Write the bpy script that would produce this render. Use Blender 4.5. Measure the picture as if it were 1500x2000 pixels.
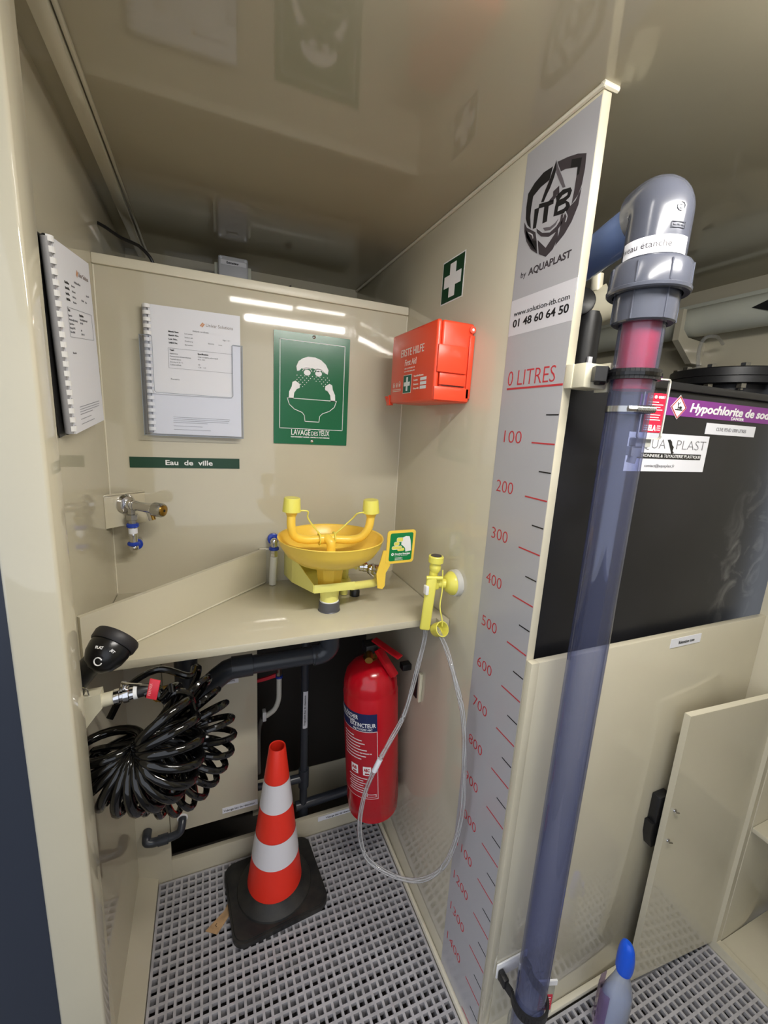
import bpy, bmesh, math, random
from mathutils import Vector, Matrix
random.seed(4)
S = bpy.context.scene
for o in list(bpy.data.objects): bpy.data.objects.remove(o)
COL = S.collection
V = Vector
# ---------------------------------------------------------------- camera
cd = bpy.data.cameras.new('camera'); cam = bpy.data.objects.new('camera', cd); COL.objects.link(cam)
cd.sensor_fit = 'HORIZONTAL'; cd.sensor_width = 36.0; cd.lens = 823.26*36/1500; cd.clip_start = 0.01
yaw, pitch, roll = 0.3996, -0.2021, 0.0562
F = V((math.sin(yaw)*math.cos(pitch), math.cos(yaw)*math.cos(pitch), math.sin(pitch)))
R0 = V((math.cos(yaw), -math.sin(yaw), 0)); U0 = R0.cross(F)
RR = R0*math.cos(roll)+U0*math.sin(roll); UU = -R0*math.sin(roll)+U0*math.cos(roll)
m = Matrix((RR, UU, -F)).transposed().to_4x4(); m.translation = V((-0.5529, -1.2141, 1.4369))
cam.matrix_world = m; S.camera = cam
# ---------------------------------------------------------------- light
S.view_settings.view_transform = 'Standard'; S.view_settings.look = 'None'
S.view_settings.gamma = 1; S.view_settings.use_curve_mapping = False
S.view_settings.exposure = 1.15
W = bpy.data.worlds.new('world'); S.world = W; W.use_nodes = True
W.node_tree.nodes['Background'].inputs[0].default_value = (0.86, 0.91, 1.0, 1)
W.node_tree.nodes['Background'].inputs[1].default_value = 0.6
LAMP_POWER = 56.0
# ---------------------------------------------------------------- materials
def srgb(r, g, b):
    f = lambda c: (c/12.92 if c <= .04045 else ((c+.055)/1.055)**2.4)
    return (f(r/255), f(g/255), f(b/255), 1)
MATS = {}
def mat(name, col, rough=.5, metal=0., spec=.5, noise=0., nscale=8., bump=0., bscale=60., coat=0., emit=0., mottled=None):
    if name in MATS: return MATS[name]
    mt = bpy.data.materials.new(name); mt.use_nodes = True; N = mt.node_tree.nodes; L = mt.node_tree.links
    b = N['Principled BSDF']; c = srgb(*col)
    b.inputs['Base Color'].default_value = c; b.inputs['Roughness'].default_value = rough
    b.inputs['Metallic'].default_value = metal; b.inputs['Specular IOR Level'].default_value = spec
    if coat: b.inputs['Coat Weight'].default_value = coat; b.inputs['Coat Roughness'].default_value = .05
    tc = N.new('ShaderNodeTexCoord')
    if noise:
        n = N.new('ShaderNodeTexNoise'); n.inputs['Scale'].default_value = nscale; n.inputs['Detail'].default_value = 5
        L.new(tc.outputs['Object'], n.inputs['Vector'])
        r = N.new('ShaderNodeValToRGB'); d = mottled or tuple(max(0, x*(1-noise)) for x in col)
        r.color_ramp.elements[0].color = srgb(*d); r.color_ramp.elements[1].color = c
        r.color_ramp.elements[0].position = .3; r.color_ramp.elements[1].position = .62
        L.new(n.outputs['Fac'], r.inputs[0]); L.new(r.outputs[0], b.inputs['Base Color'])
    if bump:
        n2 = N.new('ShaderNodeTexNoise'); n2.inputs['Scale'].default_value = bscale; n2.inputs['Detail'].default_value = 3
        L.new(tc.outputs['Object'], n2.inputs['Vector'])
        bp = N.new('ShaderNodeBump'); bp.inputs['Strength'].default_value = bump; bp.inputs['Distance'].default_value = .002
        L.new(n2.outputs['Fac'], bp.inputs['Height']); L.new(bp.outputs[0], b.inputs['Normal'])
    if emit:
        b.inputs['Emission Color'].default_value = c; b.inputs['Emission Strength'].default_value = emit
    MATS[name] = mt; return mt
def clear(name, tint, edge, gloss=.06, rough=.02, body=0., bcol=(200,200,200)):
    """clear plastic: tinted transmission (deeper tint where the wall is seen edge-on) + fresnel gloss"""
    mt = bpy.data.materials.new(name); mt.use_nodes = True; N = mt.node_tree.nodes; L = mt.node_tree.links
    N.remove(N['Principled BSDF']); out = [n for n in N if n.type == 'OUTPUT_MATERIAL'][0]
    lw = N.new('ShaderNodeLayerWeight'); lw.inputs[0].default_value = .35
    mx = N.new('ShaderNodeMix'); mx.data_type = 'RGBA'
    mx.inputs[6].default_value = srgb(*tint); mx.inputs[7].default_value = srgb(*edge)
    L.new(lw.outputs['Facing'], mx.inputs[0])
    tr = N.new('ShaderNodeBsdfTransparent'); L.new(mx.outputs[2], tr.inputs[0])
    gl = N.new('ShaderNodeBsdfGlossy'); gl.inputs['Roughness'].default_value = rough
    # symmetric schlick term (a Fresnel node would turn back faces into mirrors)
    l2 = N.new('ShaderNodeLayerWeight'); l2.inputs[0].default_value = .5
    pw = N.new('ShaderNodeMath'); pw.operation = 'POWER'; pw.inputs[1].default_value = 4.5; L.new(l2.outputs['Facing'], pw.inputs[0])
    fr = N.new('ShaderNodeMath'); fr.operation = 'MULTIPLY_ADD'; fr.inputs[1].default_value = .9; fr.inputs[2].default_value = .045
    L.new(pw.outputs[0], fr.inputs[0])
    base = tr
    if body:
        df = N.new('ShaderNodeBsdfDiffuse'); df.inputs[0].default_value = srgb(*bcol)
        m0 = N.new('ShaderNodeMixShader'); m0.inputs[0].default_value = body
        L.new(tr.outputs[0], m0.inputs[1]); L.new(df.outputs[0], m0.inputs[2]); base = m0
    ms = N.new('ShaderNodeMixShader'); L.new(fr.outputs[0], ms.inputs[0]); L.new(base.outputs[0], ms.inputs[1]); L.new(gl.outputs[0], ms.inputs[2])
    L.new(ms.outputs[0], out.inputs[0]); MATS[name] = mt; return mt
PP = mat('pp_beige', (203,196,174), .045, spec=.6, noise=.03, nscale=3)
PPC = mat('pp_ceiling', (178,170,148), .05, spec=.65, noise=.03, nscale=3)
PPE = mat('pp_beige_cut_edge', (222,216,196), .35)
CREAM = mat('cream_plastic', (216,210,186), .3)
PAPER = mat('paper_white', (232,233,240), .6)
WHITE = mat('white_print', (240,240,240), .5)
WPLASTIC = mat('white_plastic', (238,238,238), .3)
BLACKP = mat('black_print', (22,22,24), .5)
GREYP = mat('grey_print', (120,120,124), .6)
DGREYP = mat('dark_grey_print', (62,56,60), .4)
MGREYP = mat('mid_grey_print', (98,92,96), .4)
REDP = mat('red_print', (190,52,58), .5)
FINEP = mat('fine_print', (150,152,160), .7)
STICK = mat('silver_sticker', (176,175,178), .22, spec=.5)
STICK2 = mat('light_sticker', (212,210,214), .25)
GREEN = mat('sign_green', (14,104,66), .22)
DGREEN = mat('dark_sign_green', (12,62,36), .35)
TEAL = mat('cross_green', (10,92,72), .35)
YEL = mat('yellow_plastic', (250,212,84), .28, spec=.5)
YEL2 = mat('lemon_plastic', (234,226,102), .3)
YELB = mat('lemon_painted_sheet', (238,232,130), .3)
CHROME = mat('chrome', (215,215,218), .1, metal=1.)
STEEL = mat('stainless_steel', (190,190,190), .25, metal=1.)
BRASS = mat('brass', (176,140,72), .28, metal=1.)
BLUE = mat('blue_anodised', (30,62,170), .25, spec=.6)
BLACK = mat('gloss_black_rubber', (8,8,9), .10, spec=.6)
BLACKM = mat('matte_black_plastic', (24,24,26), .42)
TANKM = mat('black_polyethylene', (24,24,26), .42, spec=.35, noise=.3, nscale=3.5, mottled=(34,34,37), bump=.05, bscale=18)
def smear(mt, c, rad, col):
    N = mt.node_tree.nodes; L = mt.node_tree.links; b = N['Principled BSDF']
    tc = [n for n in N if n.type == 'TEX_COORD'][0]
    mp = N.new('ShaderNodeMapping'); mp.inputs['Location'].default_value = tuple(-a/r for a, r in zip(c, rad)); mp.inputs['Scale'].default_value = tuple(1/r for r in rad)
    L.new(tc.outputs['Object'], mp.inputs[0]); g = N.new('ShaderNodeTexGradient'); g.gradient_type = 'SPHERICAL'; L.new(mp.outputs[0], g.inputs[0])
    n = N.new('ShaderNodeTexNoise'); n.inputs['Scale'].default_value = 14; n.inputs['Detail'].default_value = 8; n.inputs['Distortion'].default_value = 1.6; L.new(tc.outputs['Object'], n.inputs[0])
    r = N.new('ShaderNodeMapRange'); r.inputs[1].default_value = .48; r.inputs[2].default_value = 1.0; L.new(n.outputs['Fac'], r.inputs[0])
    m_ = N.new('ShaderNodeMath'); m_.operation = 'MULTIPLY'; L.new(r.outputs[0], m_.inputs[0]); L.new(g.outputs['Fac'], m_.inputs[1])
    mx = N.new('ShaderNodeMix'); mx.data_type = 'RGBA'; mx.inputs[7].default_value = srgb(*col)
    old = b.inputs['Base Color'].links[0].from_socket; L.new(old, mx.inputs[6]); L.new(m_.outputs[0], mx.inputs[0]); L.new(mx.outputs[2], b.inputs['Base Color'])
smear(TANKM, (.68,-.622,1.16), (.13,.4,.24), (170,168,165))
PVCD = mat('dark_grey_pvc', (52,56,64), .28)
PVC = mat('grey_pvc', (76,79,90), .2, spec=.6)
RUBBER = mat('recycled_rubber', (26,27,28), .55, noise=.35, nscale=22, mottled=(48,46,42), bump=.3, bscale=120)
RED = mat('red_gloss_paint', (188,14,30), .18, spec=.6)
REDT = mat('red_handle', (204,40,56), .3)
NAVY = mat('navy_print', (22,34,84), .4)
ORANGE = mat('orange_red_plastic', (240,78,46), .3, spec=.5)
CONE = mat('cone_orange_red', (238,52,34), .4)
CONEW = mat('cone_white_reflective', (226,224,230), .35)
REDF = mat('float_red', (236,30,62), .35)
GRATE = mat('grating_grey', (186,184,188), .5, noise=.12, nscale=30, bump=.3, bscale=300)
PAN = mat('floor_pan_grey', (74,70,66), .6)
DARK = mat('dark_navy_paint', (60,66,80), .4)
KRAFT = mat('kraft_paper', (196,160,118), .8, noise=.15, nscale=40)
PURPLE = mat('purple_print', (132,48,142), .35)
GREYBOX = mat('grey_housing', (196,198,204), .35)
CAPB = mat('spray_head_blue', (24,92,226), .3)
LIQ = mat('blue_liquid', (30,110,190), .15)
HOSEW = mat('white_hose', (222,220,210), .35)
PALE = mat('pale_pipe_plastic', (206,208,194), .3)
ACR = clear('clear_acrylic', (254,254,255), (226,232,238), rough=.03)
TUBEM = clear('blue_clear_pvc', (232,234,243), (138,150,206), rough=.03, body=.10, bcol=(150,156,190))
PIPEB = clear('blue_clear_pipe', (200,212,242), (140,165,228), rough=.05, body=.55, bcol=(158,184,240))
BRAID = clear('clear_braided_hose', (225,225,225), (250,250,250), rough=.06, body=.12, bcol=(235,235,236))
BOT = clear('translucent_bottle', (215,222,235), (190,200,220), rough=.25, body=.42, bcol=(222,228,240))
FILM = clear('purple_film_label', (214,200,220), (190,170,200), rough=.1, body=.30, bcol=(150,120,165))
# ---------------------------------------------------------------- mesh helpers
def frame(ax):
    ax = V(ax).normalized(); h = V((0,0,1)) if abs(ax.z) < .9 else V((1,0,0))
    u = h.cross(ax).normalized(); return u, ax.cross(u), ax
class MB:
    def __init__(s): s.b = bmesh.new()
    def box(s, lo, hi, bev=0, M=None, seg=2):
        r = bmesh.ops.create_cube(s.b, size=1); vs = r['verts']
        lo, hi = V(lo), V(hi); c = (lo+hi)/2; d = hi-lo
        for v in vs: v.co = V((v.co.x*d.x+c.x, v.co.y*d.y+c.y, v.co.z*d.z+c.z))
        if bev:
            es = list({e for v in vs for e in v.link_edges})
            r = bmesh.ops.bevel(s.b, geom=es, offset=bev, segments=seg, affect='EDGES', profile=.5)
            vs = list({v for f in r['faces'] for v in f.verts}|{v for v in vs if v.is_valid})
        if M is not None:
            for v in vs: v.co = M @ v.co
        return s
    def lathe(s, o, ax, prof, n=32, cap0=True, cap1=True):
        u, w, a = frame(ax); o = V(o); rings = []
        for h, r in prof:
            rings.append([s.b.verts.new(o+a*h+(u*math.cos(2*math.pi*k/n)+w*math.sin(2*math.pi*k/n))*r) for k in range(n)])
        for A, B in zip(rings, rings[1:]):
            for k in range(n): s.b.faces.new((A[k], A[(k+1)%n], B[(k+1)%n], B[k]))
        if cap0: s.b.faces.new(rings[0][::-1])
        if cap1: s.b.faces.new(rings[-1])
        return s
    def cyl(s, a, b, r, r2=None, n=24):
        a, b = V(a), V(b); return s.lathe(a, b-a, [(0, r), ((b-a).length, r if r2 is None else r2)], n)
    def tube(s, pts, r, n=12, caps=True):
        pts = [V(p) for p in pts]; rings = []; u = None
        for i, p in enumerate(pts):
            t = (pts[min(i+1, len(pts)-1)]-pts[max(i-1, 0)]).normalized()
            if u is None: u = frame(t)[0]
            u = (u-t*u.dot(t)).normalized(); w = t.cross(u)
            rr = r(i/(len(pts)-1)) if callable(r) else r
            rings.append([s.b.verts.new(p+(u*math.cos(2*math.pi*k/n)+w*math.sin(2*math.pi*k/n))*rr) for k in range(n)])
        for A, B in zip(rings, rings[1:]):
            for k in range(n): s.b.faces.new((A[k], A[(k+1)%n], B[(k+1)%n], B[k]))
        if caps: s.b.faces.new(rings[0][::-1]); s.b.faces.new(rings[-1])
        return s
    def prism(s, pts, o, u, v, d0, d1):
        """polygon pts (a,b) in plane o + a*u + b*v, extruded along u x v from d0 to d1"""
        o, u, v = V(o), V(u), V(v); n = u.cross(v).normalized()
        A = [s.b.verts.new(o+u*a+v*b+n*d0) for a, b in pts]; B = [s.b.verts.new(o+u*a+v*b+n*d1) for a, b in pts]
        s.b.faces.new(A[::-1]); s.b.faces.new(B); k = len(pts)
        for i in range(k): s.b.faces.new((A[i], A[(i+1)%k], B[(i+1)%k], B[i]))
        return s
    def ball(s, c, r, sc=(1,1,1), M=None, n=20):
        q = bmesh.ops.create_uvsphere(s.b, u_segments=n, v_segments=n//2, radius=r)
        for v in q['verts']:
            v.co = V((v.co.x*sc[0], v.co.y*sc[1], v.co.z*sc[2]))
            if M is not None: v.co = M @ v.co
            v.co += V(c)
        return s
    def build(s, name, m, parent=None, ang=35, **props):
        bmesh.ops.recalc_face_normals(s.b, faces=s.b.faces)
        me = bpy.data.meshes.new(name); s.b.to_mesh(me); s.b.free()
        me.materials.append(m)
        for p in me.polygons: p.use_smooth = True
        me.set_sharp_from_angle(angle=math.radians(ang))
        o = bpy.data.objects.new(name, me); COL.objects.link(o)
        if parent is not None:
            o.parent = parent; o.matrix_parent_inverse = parent.matrix_world.inverted()
        for k, v in props.items(): o[k] = v
        return o
def struct(name, mb, m, parent=None):
    o = mb.build(name, m, parent)
    if parent is None: o['kind'] = 'structure'
    return o
def thing(name, label, cat, loc, group=None):
    o = bpy.data.objects.new(name, None); o.empty_display_size = .05; COL.objects.link(o)
    o.location = loc; o.matrix_world = Matrix.Translation(V(loc)); o['label'] = label; o['category'] = cat
    if group: o['group'] = group
    return o
def tag(o, label, cat, group=None):
    o['label'] = label; o['category'] = cat
    if group: o['group'] = group
    return o
def text(parent, s, o, u, v, h, m, width=None, bold=0., align='LEFT', shear=0., name='lettering', lift=.0006, vc=False):
    """flat print: baseline start o, direction u, up v, cap height h"""
    u, v = V(u).normalized(), V(v).normalized(); n = u.cross(v)
    cu = bpy.data.curves.new(name, 'FONT'); cu.body = s; cu.size = h/.7; cu.offset = bold; cu.shear = shear
    cu.resolution_u = 3; cu.extrude = .0002; cu.align_x = align
    t = bpy.data.objects.new(name, cu); COL.objects.link(t)
    bpy.context.view_layer.update()
    me = bpy.data.meshes.new_from_object(t.evaluated_get(bpy.context.evaluated_depsgraph_get()))
    bpy.data.objects.remove(t)
    xs = [q.co.x for q in me.vertices]
    sx = 1 if not width or not xs else width/(max(xs)-min(xs))
    o = V(o)+n*lift
    for q in me.vertices:
        q.co = o+u*(q.co.x*sx)+v*q.co.y+n*q.co.z
    me.materials.clear(); me.materials.append(m)
    ob = bpy.data.objects.new(name, me); COL.objects.link(ob)
    if parent is not None:
        ob.parent = parent; ob.matrix_parent_inverse = parent.matrix_world.inverted()
    return ob
def plate(name, pts, o, u, v, t, m, parent=None, lift=0.):
    return MB().prism(pts, o, V(u).normalized(), V(v).normalized(), lift, lift+t).build(name, m, parent, ang=20)
def rect(a0, b0, a1, b1): return [(a0,b0),(a1,b0),(a1,b1),(a0,b1)]
def rrect(a0, b0, a1, b1, r, n=5):
    P = []
    for cx, cy, s in ((a1-r,b0+r,-90),(a1-r,b1-r,0),(a0+r,b1-r,90),(a0+r,b0+r,180)):
        for k in range(n+1):
            t = math.radians(s+90*k/n); P.append((cx+r*math.cos(t), cy+r*math.sin(t)))
    return P
def cross(cx, cy, a, b, w): return [(cx-w,cy-b),(cx+w,cy-b),(cx+w,cy-w),(cx+a,cy-w),(cx+a,cy+w),(cx+w,cy+w),(cx+w,cy+b),(cx-w,cy+b),(cx-w,cy+w),(cx-a,cy+w),(cx-a,cy-w),(cx-w,cy-w)]
def circ(cx, cy, r, n=20, ry=None): return [(cx+r*math.cos(2*math.pi*k/n), cy+(ry or r)*math.sin(2*math.pi*k/n)) for k in range(n)]
def outline(pts, w):
    """thin ring strips along a closed polygon"""
    out = []; k = len(pts)
    for i in range(k):
        a, b = V(pts[i]), V(pts[(i+1)%k]); d = (b-a)
        if d.length < 1e-7: continue
        d.normalize(); nn = V((-d.y, d.x))*w/2; a = a-d*w/2; b = b+d*w/2
        out.append([tuple(a-nn), tuple(b-nn), tuple(b+nn), tuple(a+nn)])
    return out
def strips(name, polys, o, u, v, m, parent, lift=.0006, t=.0003):
    mb = MB()
    for p in polys: mb.prism(p, o, V(u).normalized(), V(v).normalized(), lift, lift+t)
    return mb.build(name, m, parent, ang=20)
def line(a, b, w):
    a, b = V(a), V(b); d = (b-a).normalized(); n = V((-d.y, d.x))*w/2
    return [tuple(a-n), tuple(b-n), tuple(b+n), tuple(a+n)]
def spline(pts, n=10):
    P = [V(p) for p in pts]; out = []
    for i in range(len(P)-1):
        p0, p1, p2, p3 = P[max(i-1,0)], P[i], P[i+1], P[min(i+2,len(P)-1)]
        for k in range(n):
            t = k/n; out.append(.5*((2*p1)+(p2-p0)*t+(2*p0-5*p1+4*p2-p3)*t*t+(3*p1-p0-3*p2+p3)*t**3))
    out.append(P[-1]); return out
X, Y, Z = V((1,0,0)), V((0,1,0)), V((0,0,1))
# ================================================================ STRUCTURE
ZC = 1.947; WX = -.783
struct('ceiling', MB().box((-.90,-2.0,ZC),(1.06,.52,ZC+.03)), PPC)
struct('floor', MB().box((-4.0,-5.0,-.09),(1.3,.52,-.06)), PAN)
struct('wall_left', MB().box((WX-.015,-.512,-.06),(WX,.49,ZC)), PP)
# back wall: upper field, left column, low kick board; opening below the counter
bw = MB(); bw.box((WX,0,.945),(0,.015,1.762)); bw.box((WX,0,-.06),(-.692,.015,.945)); 
struct('wall_back', bw, PP)
struct('trim_1', MB().box((WX,-.008,1.756),(-.0005,.02,1.778), .002), PPE)
struct('trim_2', MB().box((-.692,-.001,-.06),(0,.014,.072), .001), PP)
struct('wall_rear', MB().box((WX-.015,.49,-.06),(1.035,.505,ZC)), PP)
struct('wall_middle', MB().box((0,-.647,-.06),(.018,.49,ZC), .002), PP)
struct('wall_far_right', MB().box((1.02,-.645,-.06),(1.035,.49,ZC)), PP)
fr = MB().box((.018,-.662,-.06),(.765,-.647,1.012), .002); fr.box((0,-.662,-.06),(.018,-.6475,1.012), .001)
struct('wall_tank_bay', fr, PP)
struct('trim_3', MB().box((.02,-.676,.0),(.765,-.662,.014), .003), PPE)
# slim bead where partition meets ceiling / floor
bd = MB().tube([(-.003,-.652,ZC-.004),(-.003,.49,ZC-.004)], .004, 8); bd.tube([(-.006,-.650,ZC-.003),(.024,-.650,ZC-.003)], .0045, 8)
struct('trim_4', bd, PPE)
struct('trim_5', MB().box((-.010,-.64,-.02),(0,.0,.012), .003), PPE)
cb = MB().box((-.748,-1.0,1.928),(-.724,.49,1.947), .002); cb.box((-.722,-1.0,1.938),(-.716,.49,1.947), .001)
struct('trim_6', cb, PP)
# raised floor border strip at the left wall
struct('trim_7', MB().prism([(WX,-.02),(-.731,-.02),(-.731,.016),(WX,.046)], (0,0,0), X, Z, 0, .50), PP)
# square post at the doorway
struct('trim_8', MB().box((-.800,-.569,-.06),(-.740,-.511,ZC), .005, seg=3), PP)
# thin weld bead lines in the back corners
wb = MB().tube([(WX+.001,-.001,.97),(WX+.001,-.001,1.755)], .002, 6); wb.tube([(-.001,-.001,.97),(-.001,-.001,1.755)], .002, 6)
struct('trim_9', wb, PPE)
struct('wall_front', MB().box((-.10,-2.0,-.06),(1.035,-1.985,ZC)), PP)
cab = MB()
cx0, cy0, cy1, cz0, cz1 = .765, -1.25, -.735, .03, .812
cab.box((cx0,-2.0,-.06),(cx0+.018,cy0,ZC)); cab.box((cx0,cy1,-.06),(cx0+.018,-.647,ZC))
cab.box((cx0,cy0,cz1),(cx0+.018,cy1,ZC)); cab.box((cx0,cy0,-.06),(cx0+.018,cy1,cz0))
struct('wall_right', cab, PP)
# dark door leaf outside, left of the post
struct('door_1', MB().box((-1.75,-.46,-.06),(-.83,-.42,2.0), .003), DARK)
# unseen board added behind the back wall to block light into the cavity
struct('cavity_light_block', MB().box((WX,.016,.935),(-.001,.489,.949)), PP)
struct('cavity_dark_backing', MB().box((-.432,.200,.095),(-.001,.210,.934)), mat('cavity_shade_brown',(34,30,26),.5))  # added backing, the shade of the upper cavity is put into its dark colour
struct('trim_12', MB().box((-.432,.198,-.06),(-.001,.210,.0945)), PP)
# ---------------------------------------------------------------- lamp
def lamp(label, x0, x1, y, w, power, name):
    t = thing('ceiling_lamp', label, 'lamp', ((x0+x1)/2, y, ZC-.05))
    MB().box((x0-.02,y-w/2-.008,ZC-.030),(x1+.02,y+w/2+.008,ZC-.001),.003).build('housing', WPLASTIC, t)
    MB().box((x0,y-w/2,ZC-.044),(x1,y+w/2,ZC-.0302),.003).build('diffuser', mat(name,(255,251,244),.5,emit=power), t)
lamp('bright white LED batten on the ceiling in front of the niche', -.37, .27, -1.06, .045, LAMP_POWER, 'led_diffuser')
lamp('dim slim LED batten on the ceiling nearer the niche', -.455, -.20, -.765, .022, LAMP_POWER*.16, 'dim_led_diffuser')
# ---------------------------------------------------------------- floor gratings
def grating(x0, x1, y0, y1, label):
    p = .0203; w = .0064; mb = bmesh.new(); quads = []
    def bx(a, b, c, d, z0, z1):
        vs = [mb.verts.new(q) for q in ((a,c,z0),(b,c,z0),(b,d,z0),(a,d,z0),(a,c,z1),(b,c,z1),(b,d,z1),(a,d,z1))]
        for f in ((4,5,6,7),(0,1,5,4),(1,2,6,5),(2,3,7,6),(3,0,4,7)): mb.faces.new([vs[i] for i in f])
    nx = int((x1-x0)/p); ny = int((y1-y0)/p)
    for i in range(nx+1):
        xx = x1-w-i*p; bx(xx, xx+w, y0, y1, -.03 if i%2 == 0 else -.012, 0)
    for j in range(ny+1):
        yy = y1-w-j*p; bx(x0, x1, yy, yy+w, -.03 if j%2 == 0 else -.012, -.0001)
    me = bpy.data.meshes.new('floor_grating'); mb.to_mesh(me); mb.free(); me.materials.append(GRATE)
    o = bpy.data.objects.new('floor_grating', me); COL.objects.link(o)
    tag(o, label, 'grating')
grating(-.727, -.013, -1.30, -.004, 'grey moulded floor grating with square holes under the traffic cone')
grating(.003, .763, -1.30, -.679, 'grey moulded floor grating with square holes under the spray bottle')
# ---------------------------------------------------------------- counter and splash board
ct = thing('counter', 'beige welded plastic counter shelf under the eyewash bowl', 'counter', (-.39,-.17,.95))
MB().box((WX+.001,-.354,.949),(-.002,-.0005,.967), .0012).build('shelf_board', PP, ct)
MB().prism([(-.030,-.372),(0-.002,-.372),(-.002,-.354),(-.030,-.354)], (0,0,0), X, Y, .949, .967).build('corner_tab', PP, ct)
ub = thing('splash_board', 'beige upright board running diagonally across the counter top', 'panel', (-.6,-.17,.9675))
a = V((-.409,-.004,0)); b = V((WX+.002,-.348,0)); d = (b-a).normalized()
MB().prism([(0,.9675),((b-a).length,.9675),((b-a).length,1.064),(0,1.070)], a, d, Z, -.005, .005).build('board', PP, ub)
MB().tube([(-.411,-.013,.9695),(WX+.004,-.357,.9695)], .0022, 6).build('weld_bead', PPE, ub)
MB().box((-.425,-.010,1.066),(-.398,-.0008,1.072),.001).build('clip', PPE, ub)
# access panel under the counter, left
ap = thing('access_panel', 'beige removable panel below the counter behind the coiled hose', 'panel', (-.56,-.004,.18))
MB().box((-.690,-.006,.178),(-.433,.004,.925), .001).build('board', PP, ap)
MB().box((-.542,-.0072,.199),(-.434,-.0062,.219)).build('label_strip', PAPER, ap)
text(ap, 'Vidange bac de rétention', (-.538,-.0073,.205), X, Z, .007, BLACKP, width=.095)
MB().box((-.575,-.0072,.655),(-.487,-.0062,.678)).build('label_strip', PAPER, ap)
text(ap, 'Vidange cuve', (-.548,-.0073,.662), X, Z, .008, BLACKP, width=.05)
kl = tag(MB().box((-.228,-.0026,.048),(-.082,-.0016,.066)).build('label_strip', PAPER), 'thin white printed label strip on the low kick board', 'label')
text(kl, 'Vidange bac de rétention', (-.20,-.0027,.053), X, Z, .007, BLACKP, width=.10)
# ================================================================ SIGNS ON THE BACK WALL
es = thing('eyewash_sign', 'green eyewash sign with a white face pictogram reading LAVAGE DES YEUX', 'sign', (-.28,-.001,1.372))
O = V((-.385,-.0015,1.372)); PW, PH = .2105, .297
plate('plate', rrect(0,0,PW,PH,.002), O, X, Z, .0014, GREEN, es)
def es_(name, polys, m=WHITE, lift=.0018): return strips(name, polys, O, X, Z, m, es, lift)
es_('border_line', outline(rect(.016,.043,.196,.276), .0016))
# pictogram: hair, goggles-like eyes, water dots, arms, bowl
hair = [(.062,.198),(.060,.210),(.066,.224),(.078,.233),(.092,.238),(.112,.238),(.128,.233),(.142,.222),(.150,.208),(.148,.196),(.140,.199),(.132,.206),(.120,.200),(.112,.207),(.104,.209),(.094,.206),(.084,.204),(.074,.206),(.068,.199)]
es_('hair', [hair])
es_('eye', [circ(.090,.196,.0095,18,.0075)]); es_('eye', [circ(.122,.196,.0095,18,.0075)])
brow = []
for cx in (.090,.122):
    pts = [(cx+.0135*math.cos(t), .196+.0125*math.sin(t)) for t in [math.radians(15+15*k) for k in range(11)]]
    brow += [line(p, q, .0015) for p, q in zip(pts, pts[1:])]
es_('eyebrow', brow)
dots = []
for i in range(7):
    for j in range(9):
        x = .062+j*.0107+(.0053 if i%2 else 0); y = .187-i*.0058
        if abs(x-.106) < .011+.006*i*1.1 - .016 + (.004 if i<2 else 0) and i > 1: continue
        if abs(x-.106) > .052: continue
        dots.append(circ(x, y, .0012, 6))
es_('water_drops', dots)
armL = [(.040,.124),(.041,.142),(.048,.156),(.050,.168),(.058,.172),(.064,.168),(.070,.164),(.070,.154),(.062,.150),(.055,.140),(.053,.124)]
es_('arm', [armL]); es_('arm', [[(.212-x, y) for x, y in armL][::-1]])
bowl = [(.036,.125),(.176,.125),(.170,.108),(.156,.096),(.136,.088),(.128,.080),(.126,.064),(.086,.064),(.084,.080),(.078,.088),(.056,.096),(.042,.108)]
es_('basin_outline', outline(bowl, .0018))
text(es, 'LAVAGE', O+V((.047,-.0014,.0255)), X, Z, .0155, WHITE, width=.054, bold=.0002)
text(es, 'DES', O+V((.104,-.0014,.0255)), X, Z, .0115, WHITE, width=.019, bold=.0001)
text(es, 'YEUX', O+V((.126,-.0014,.0255)), X, Z, .0155, WHITE, width=.032, bold=.0002)
text(es, 'FONCTIONNEMENT UNIVERSEL : IMMEUBLE OU PARTI D\'IMMEUBLE', O+V((.047,-.0014,.0185)), X, Z, .0030, WHITE, width=.111, bold=.0002)
for zz in (.2905,.0095): MB().lathe(O+V((PW/2+.002,-.0015,zz)), -Y, [(0,.0048),(.0012,.0046),(.0026,.003),(.003,.0)], 16, cap1=False).build('screw_head', CHROME, es)
wl = thing('water_label', 'long dark green label reading Eau de ville above the tap', 'label', (-.605,-.001,1.30))
plate('strip', rect(0,0,.2593,.0268), (-.735,-.0010,1.2996), X, Z, .0008, DGREEN, wl)
text(wl, 'Eau  de  ville', (-.6565,-.0020,1.3075), X, Z, .0125, WHITE, width=.112, bold=.0004)
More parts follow.
